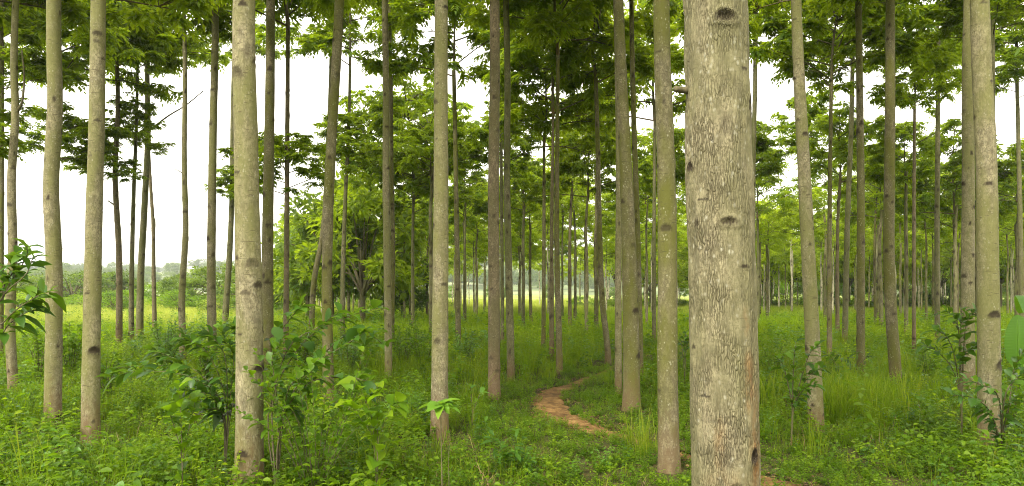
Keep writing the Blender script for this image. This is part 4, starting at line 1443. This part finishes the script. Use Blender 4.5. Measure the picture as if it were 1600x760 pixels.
for (px, py, d_, hpx, mat, ll, lb) in [
        (110, 560, 13, 62, M_HERB, .16, 'leafy green shrub between the straight grey-green trunk and the ringed one'),
        (60, 560, 12, 44, M_HERB, .11, 'bushy green shrub at the foot of the trunks at far left'),
        (165, 600, 10, 50, M_HERB, .10, 'small shrub just right of the stout ringed trunk'),
        (262, 560, 15, 60, M_BLEAF, .14, 'bright green shrub rising before the open field'),
        (320, 570, 12, 40, M_HERB, .12, 'low green shrub left of the slim grey trunk foot'),
        (470, 560, 14, 60, M_HERB, .13, 'green shrub behind the arching branches of the large-leaved shrub'),
        (545, 570, 14, 50, M_BLEAF, .12, 'light green shrub behind the leaning green trunk'),
        (630, 560, 15, 60, M_HERB, .13, 'rounded leafy shrub left of the straight pale trunk'),
        (662, 565, 14, 65, M_HERB, .12, 'taller leafy shrub touching the straight pale trunk on its left'),
        (730, 560, 16, 45, M_BLEAF, .12, 'light green shrub right of the straight pale trunk'),
        (1210, 580, 13, 45, M_HERB, .10, 'low shrub just right of the huge near trunk'),
        (1450, 585, 13, 40, M_HERB, .10, 'low shrub between the smooth green trunk and the tiered sapling'),
        (1090, 590, 13, 40, M_HERB, .10, 'low shrub showing left of the huge near trunk'),
        (1580, 640, 8.5, 60, M_HERB, .09, 'green shrub under the banana leaf at the right edge')]:
    sh = []
    for k in range(22):
        a = rs.uniform(0, 2 * PI)
        q_ = rs.uniform(.3, 1.0)
        sp_ = hpx * .6
        sh.append([(px + sp_ * .4 * math.cos(a), py - hpx * .4 * q_, .25 * math.sin(a)), (px + sp_ * math.cos(a) * rs.uniform(.4, 1), py - hpx * q_, .45 * math.sin(a))])
    shrub('shrub', lb, 'shrub', px, d_, sh, mat, ll, int(px), wr=.42, n=24, t0=.15, stem_r=.005, tbias=.4, group='leafy shrubs among the trunks')


# banana plant at the right edge
def banana():
    d_ = 9.4
    X0 = (1622 - 800) / F * d_
    foot = np.array([X0, d_, float(ground_z(X0, d_))])
    t = thing('banana_plant', 'young banana plant with one broad upright leaf at the right edge', 'banana plant', tuple(foot))
    ms = MB()
    tube(ms, spline([(0, 0, -.05), (0.01, 0, .3), (0.0, 0, .62)], 8), np.linspace(.06, .03, 8), 12)
    link('stem', ms.mesh('stem', simple_mat('banana_stem', (0.10, 0.16, 0.04), (0.2, 0.25, 0.08), 12, .6)), t)
    for (az, tip, wd_, L_, yaw) in ((PI * .98, (-.30, -.05, 1.25), .36, .75, 0), (.4, (.45, .2, 1.35), .3, .9, .4), (2.2, (.2, .5, 1.5), .3, .9, -.5)):
        ml = MB()
        tip = np.array(tip)
        if az > 3:
            a0 = np.array([-.02, -.02, .5])
            mid0, m1, m2 = np.array([-.27, -.06, .62]), np.array([-.31, -.07, .95]), np.array([-.30, -.05, 1.26])
            rib = spline([a0, mid0, m1, m2], 120)
            side = norm(np.array([1, -.15, 0.0]))
        else:
            rib = spline([np.array([0, 0, .5]), tip * [.4, .4, .8], tip, tip + [tip[0] * .6, tip[1] * .6, -.25]], 120)
            side = norm(np.cross(tip, [0, 0, 1.0]))
        tt = np.linspace(0, 1, 120)
        prof = np.clip(np.sin(PI * np.clip((tt - .22) / .78, 0, 1)) ** .55, 0, 1) * wd_ * .5
        prof[:27] = .012
        prof = prof * (1 - .05 * (np.sin(tt * 37) > .93))
        nc = 9
        uu = np.linspace(-1, 1, nc)
        V = rib[:, None] + side * (uu[None, :, None] * prof[:, None, None]) + np.array([0, 1, .0]) * (np.abs(uu)[None, :, None] * prof[:, None, None] * -.22) \
            + np.array([0, 1, 0]) * (.0015 * np.sin(tt * 170)[:, None, None] * np.abs(uu)[None, :, None])
        i = np.arange(119)[:, None] * nc
        j = np.arange(nc - 1)[None]
        ml.add(V.reshape(-1, 3), q=np.stack([i + j, i + j + 1, i + nc + j + 1, i + nc + j], -1).reshape(-1, 4), tint=(.35 + .3 * (np.abs(uu)[None] < .1) + .02 * np.sin(tt * 85)[:, None] * np.sin(uu * 3)[None] + .12 * np.sin(tt * 9 + 1)[:, None]).ravel())
        tube(ml, rib[:114:3] + [0, -.004, 0], np.linspace(.014, .003, 38), 5, tint=1.6)
        link('leaf', ml.mesh('leaf', M_BANANA), t)


banana()

# ------------------------------------------------------------------ haze
mb = MB()
hx, z0, z1 = 1250.0, -2.0, 60.0
v = [(a, b, c) for a in (-hx, hx) for b in (-hx, hx) for c in (z0, z1)]
mb.add(v, q=[(0, 1, 3, 2), (4, 6, 7, 5), (0, 4, 5, 1), (2, 3, 7, 6), (0, 2, 6, 4), (1, 5, 7, 3)])
hm = bpy.data.materials.new('haze')
n, l = nodes(hm)
pv = n.new('ShaderNodeVolumePrincipled')
pv.inputs['Color'].default_value = (0.93, 0.96, 1.0, 1)
pv.inputs['Density'].default_value = 0.00045
pv.inputs['Anisotropy'].default_value = 0.2
o_ = n.new('ShaderNodeOutputMaterial')
l.new(pv.outputs[0], o_.inputs['Volume'])
o = link('haze', mb.mesh('haze', hm, smooth=False))
o['kind'] = 'stuff'
o['label'] = 'thin pale haze hanging over the distant hills'
o['category'] = 'haze'
print('tufts', n_g, 'herbs', n_h, 'objects', len(bpy.data.objects))
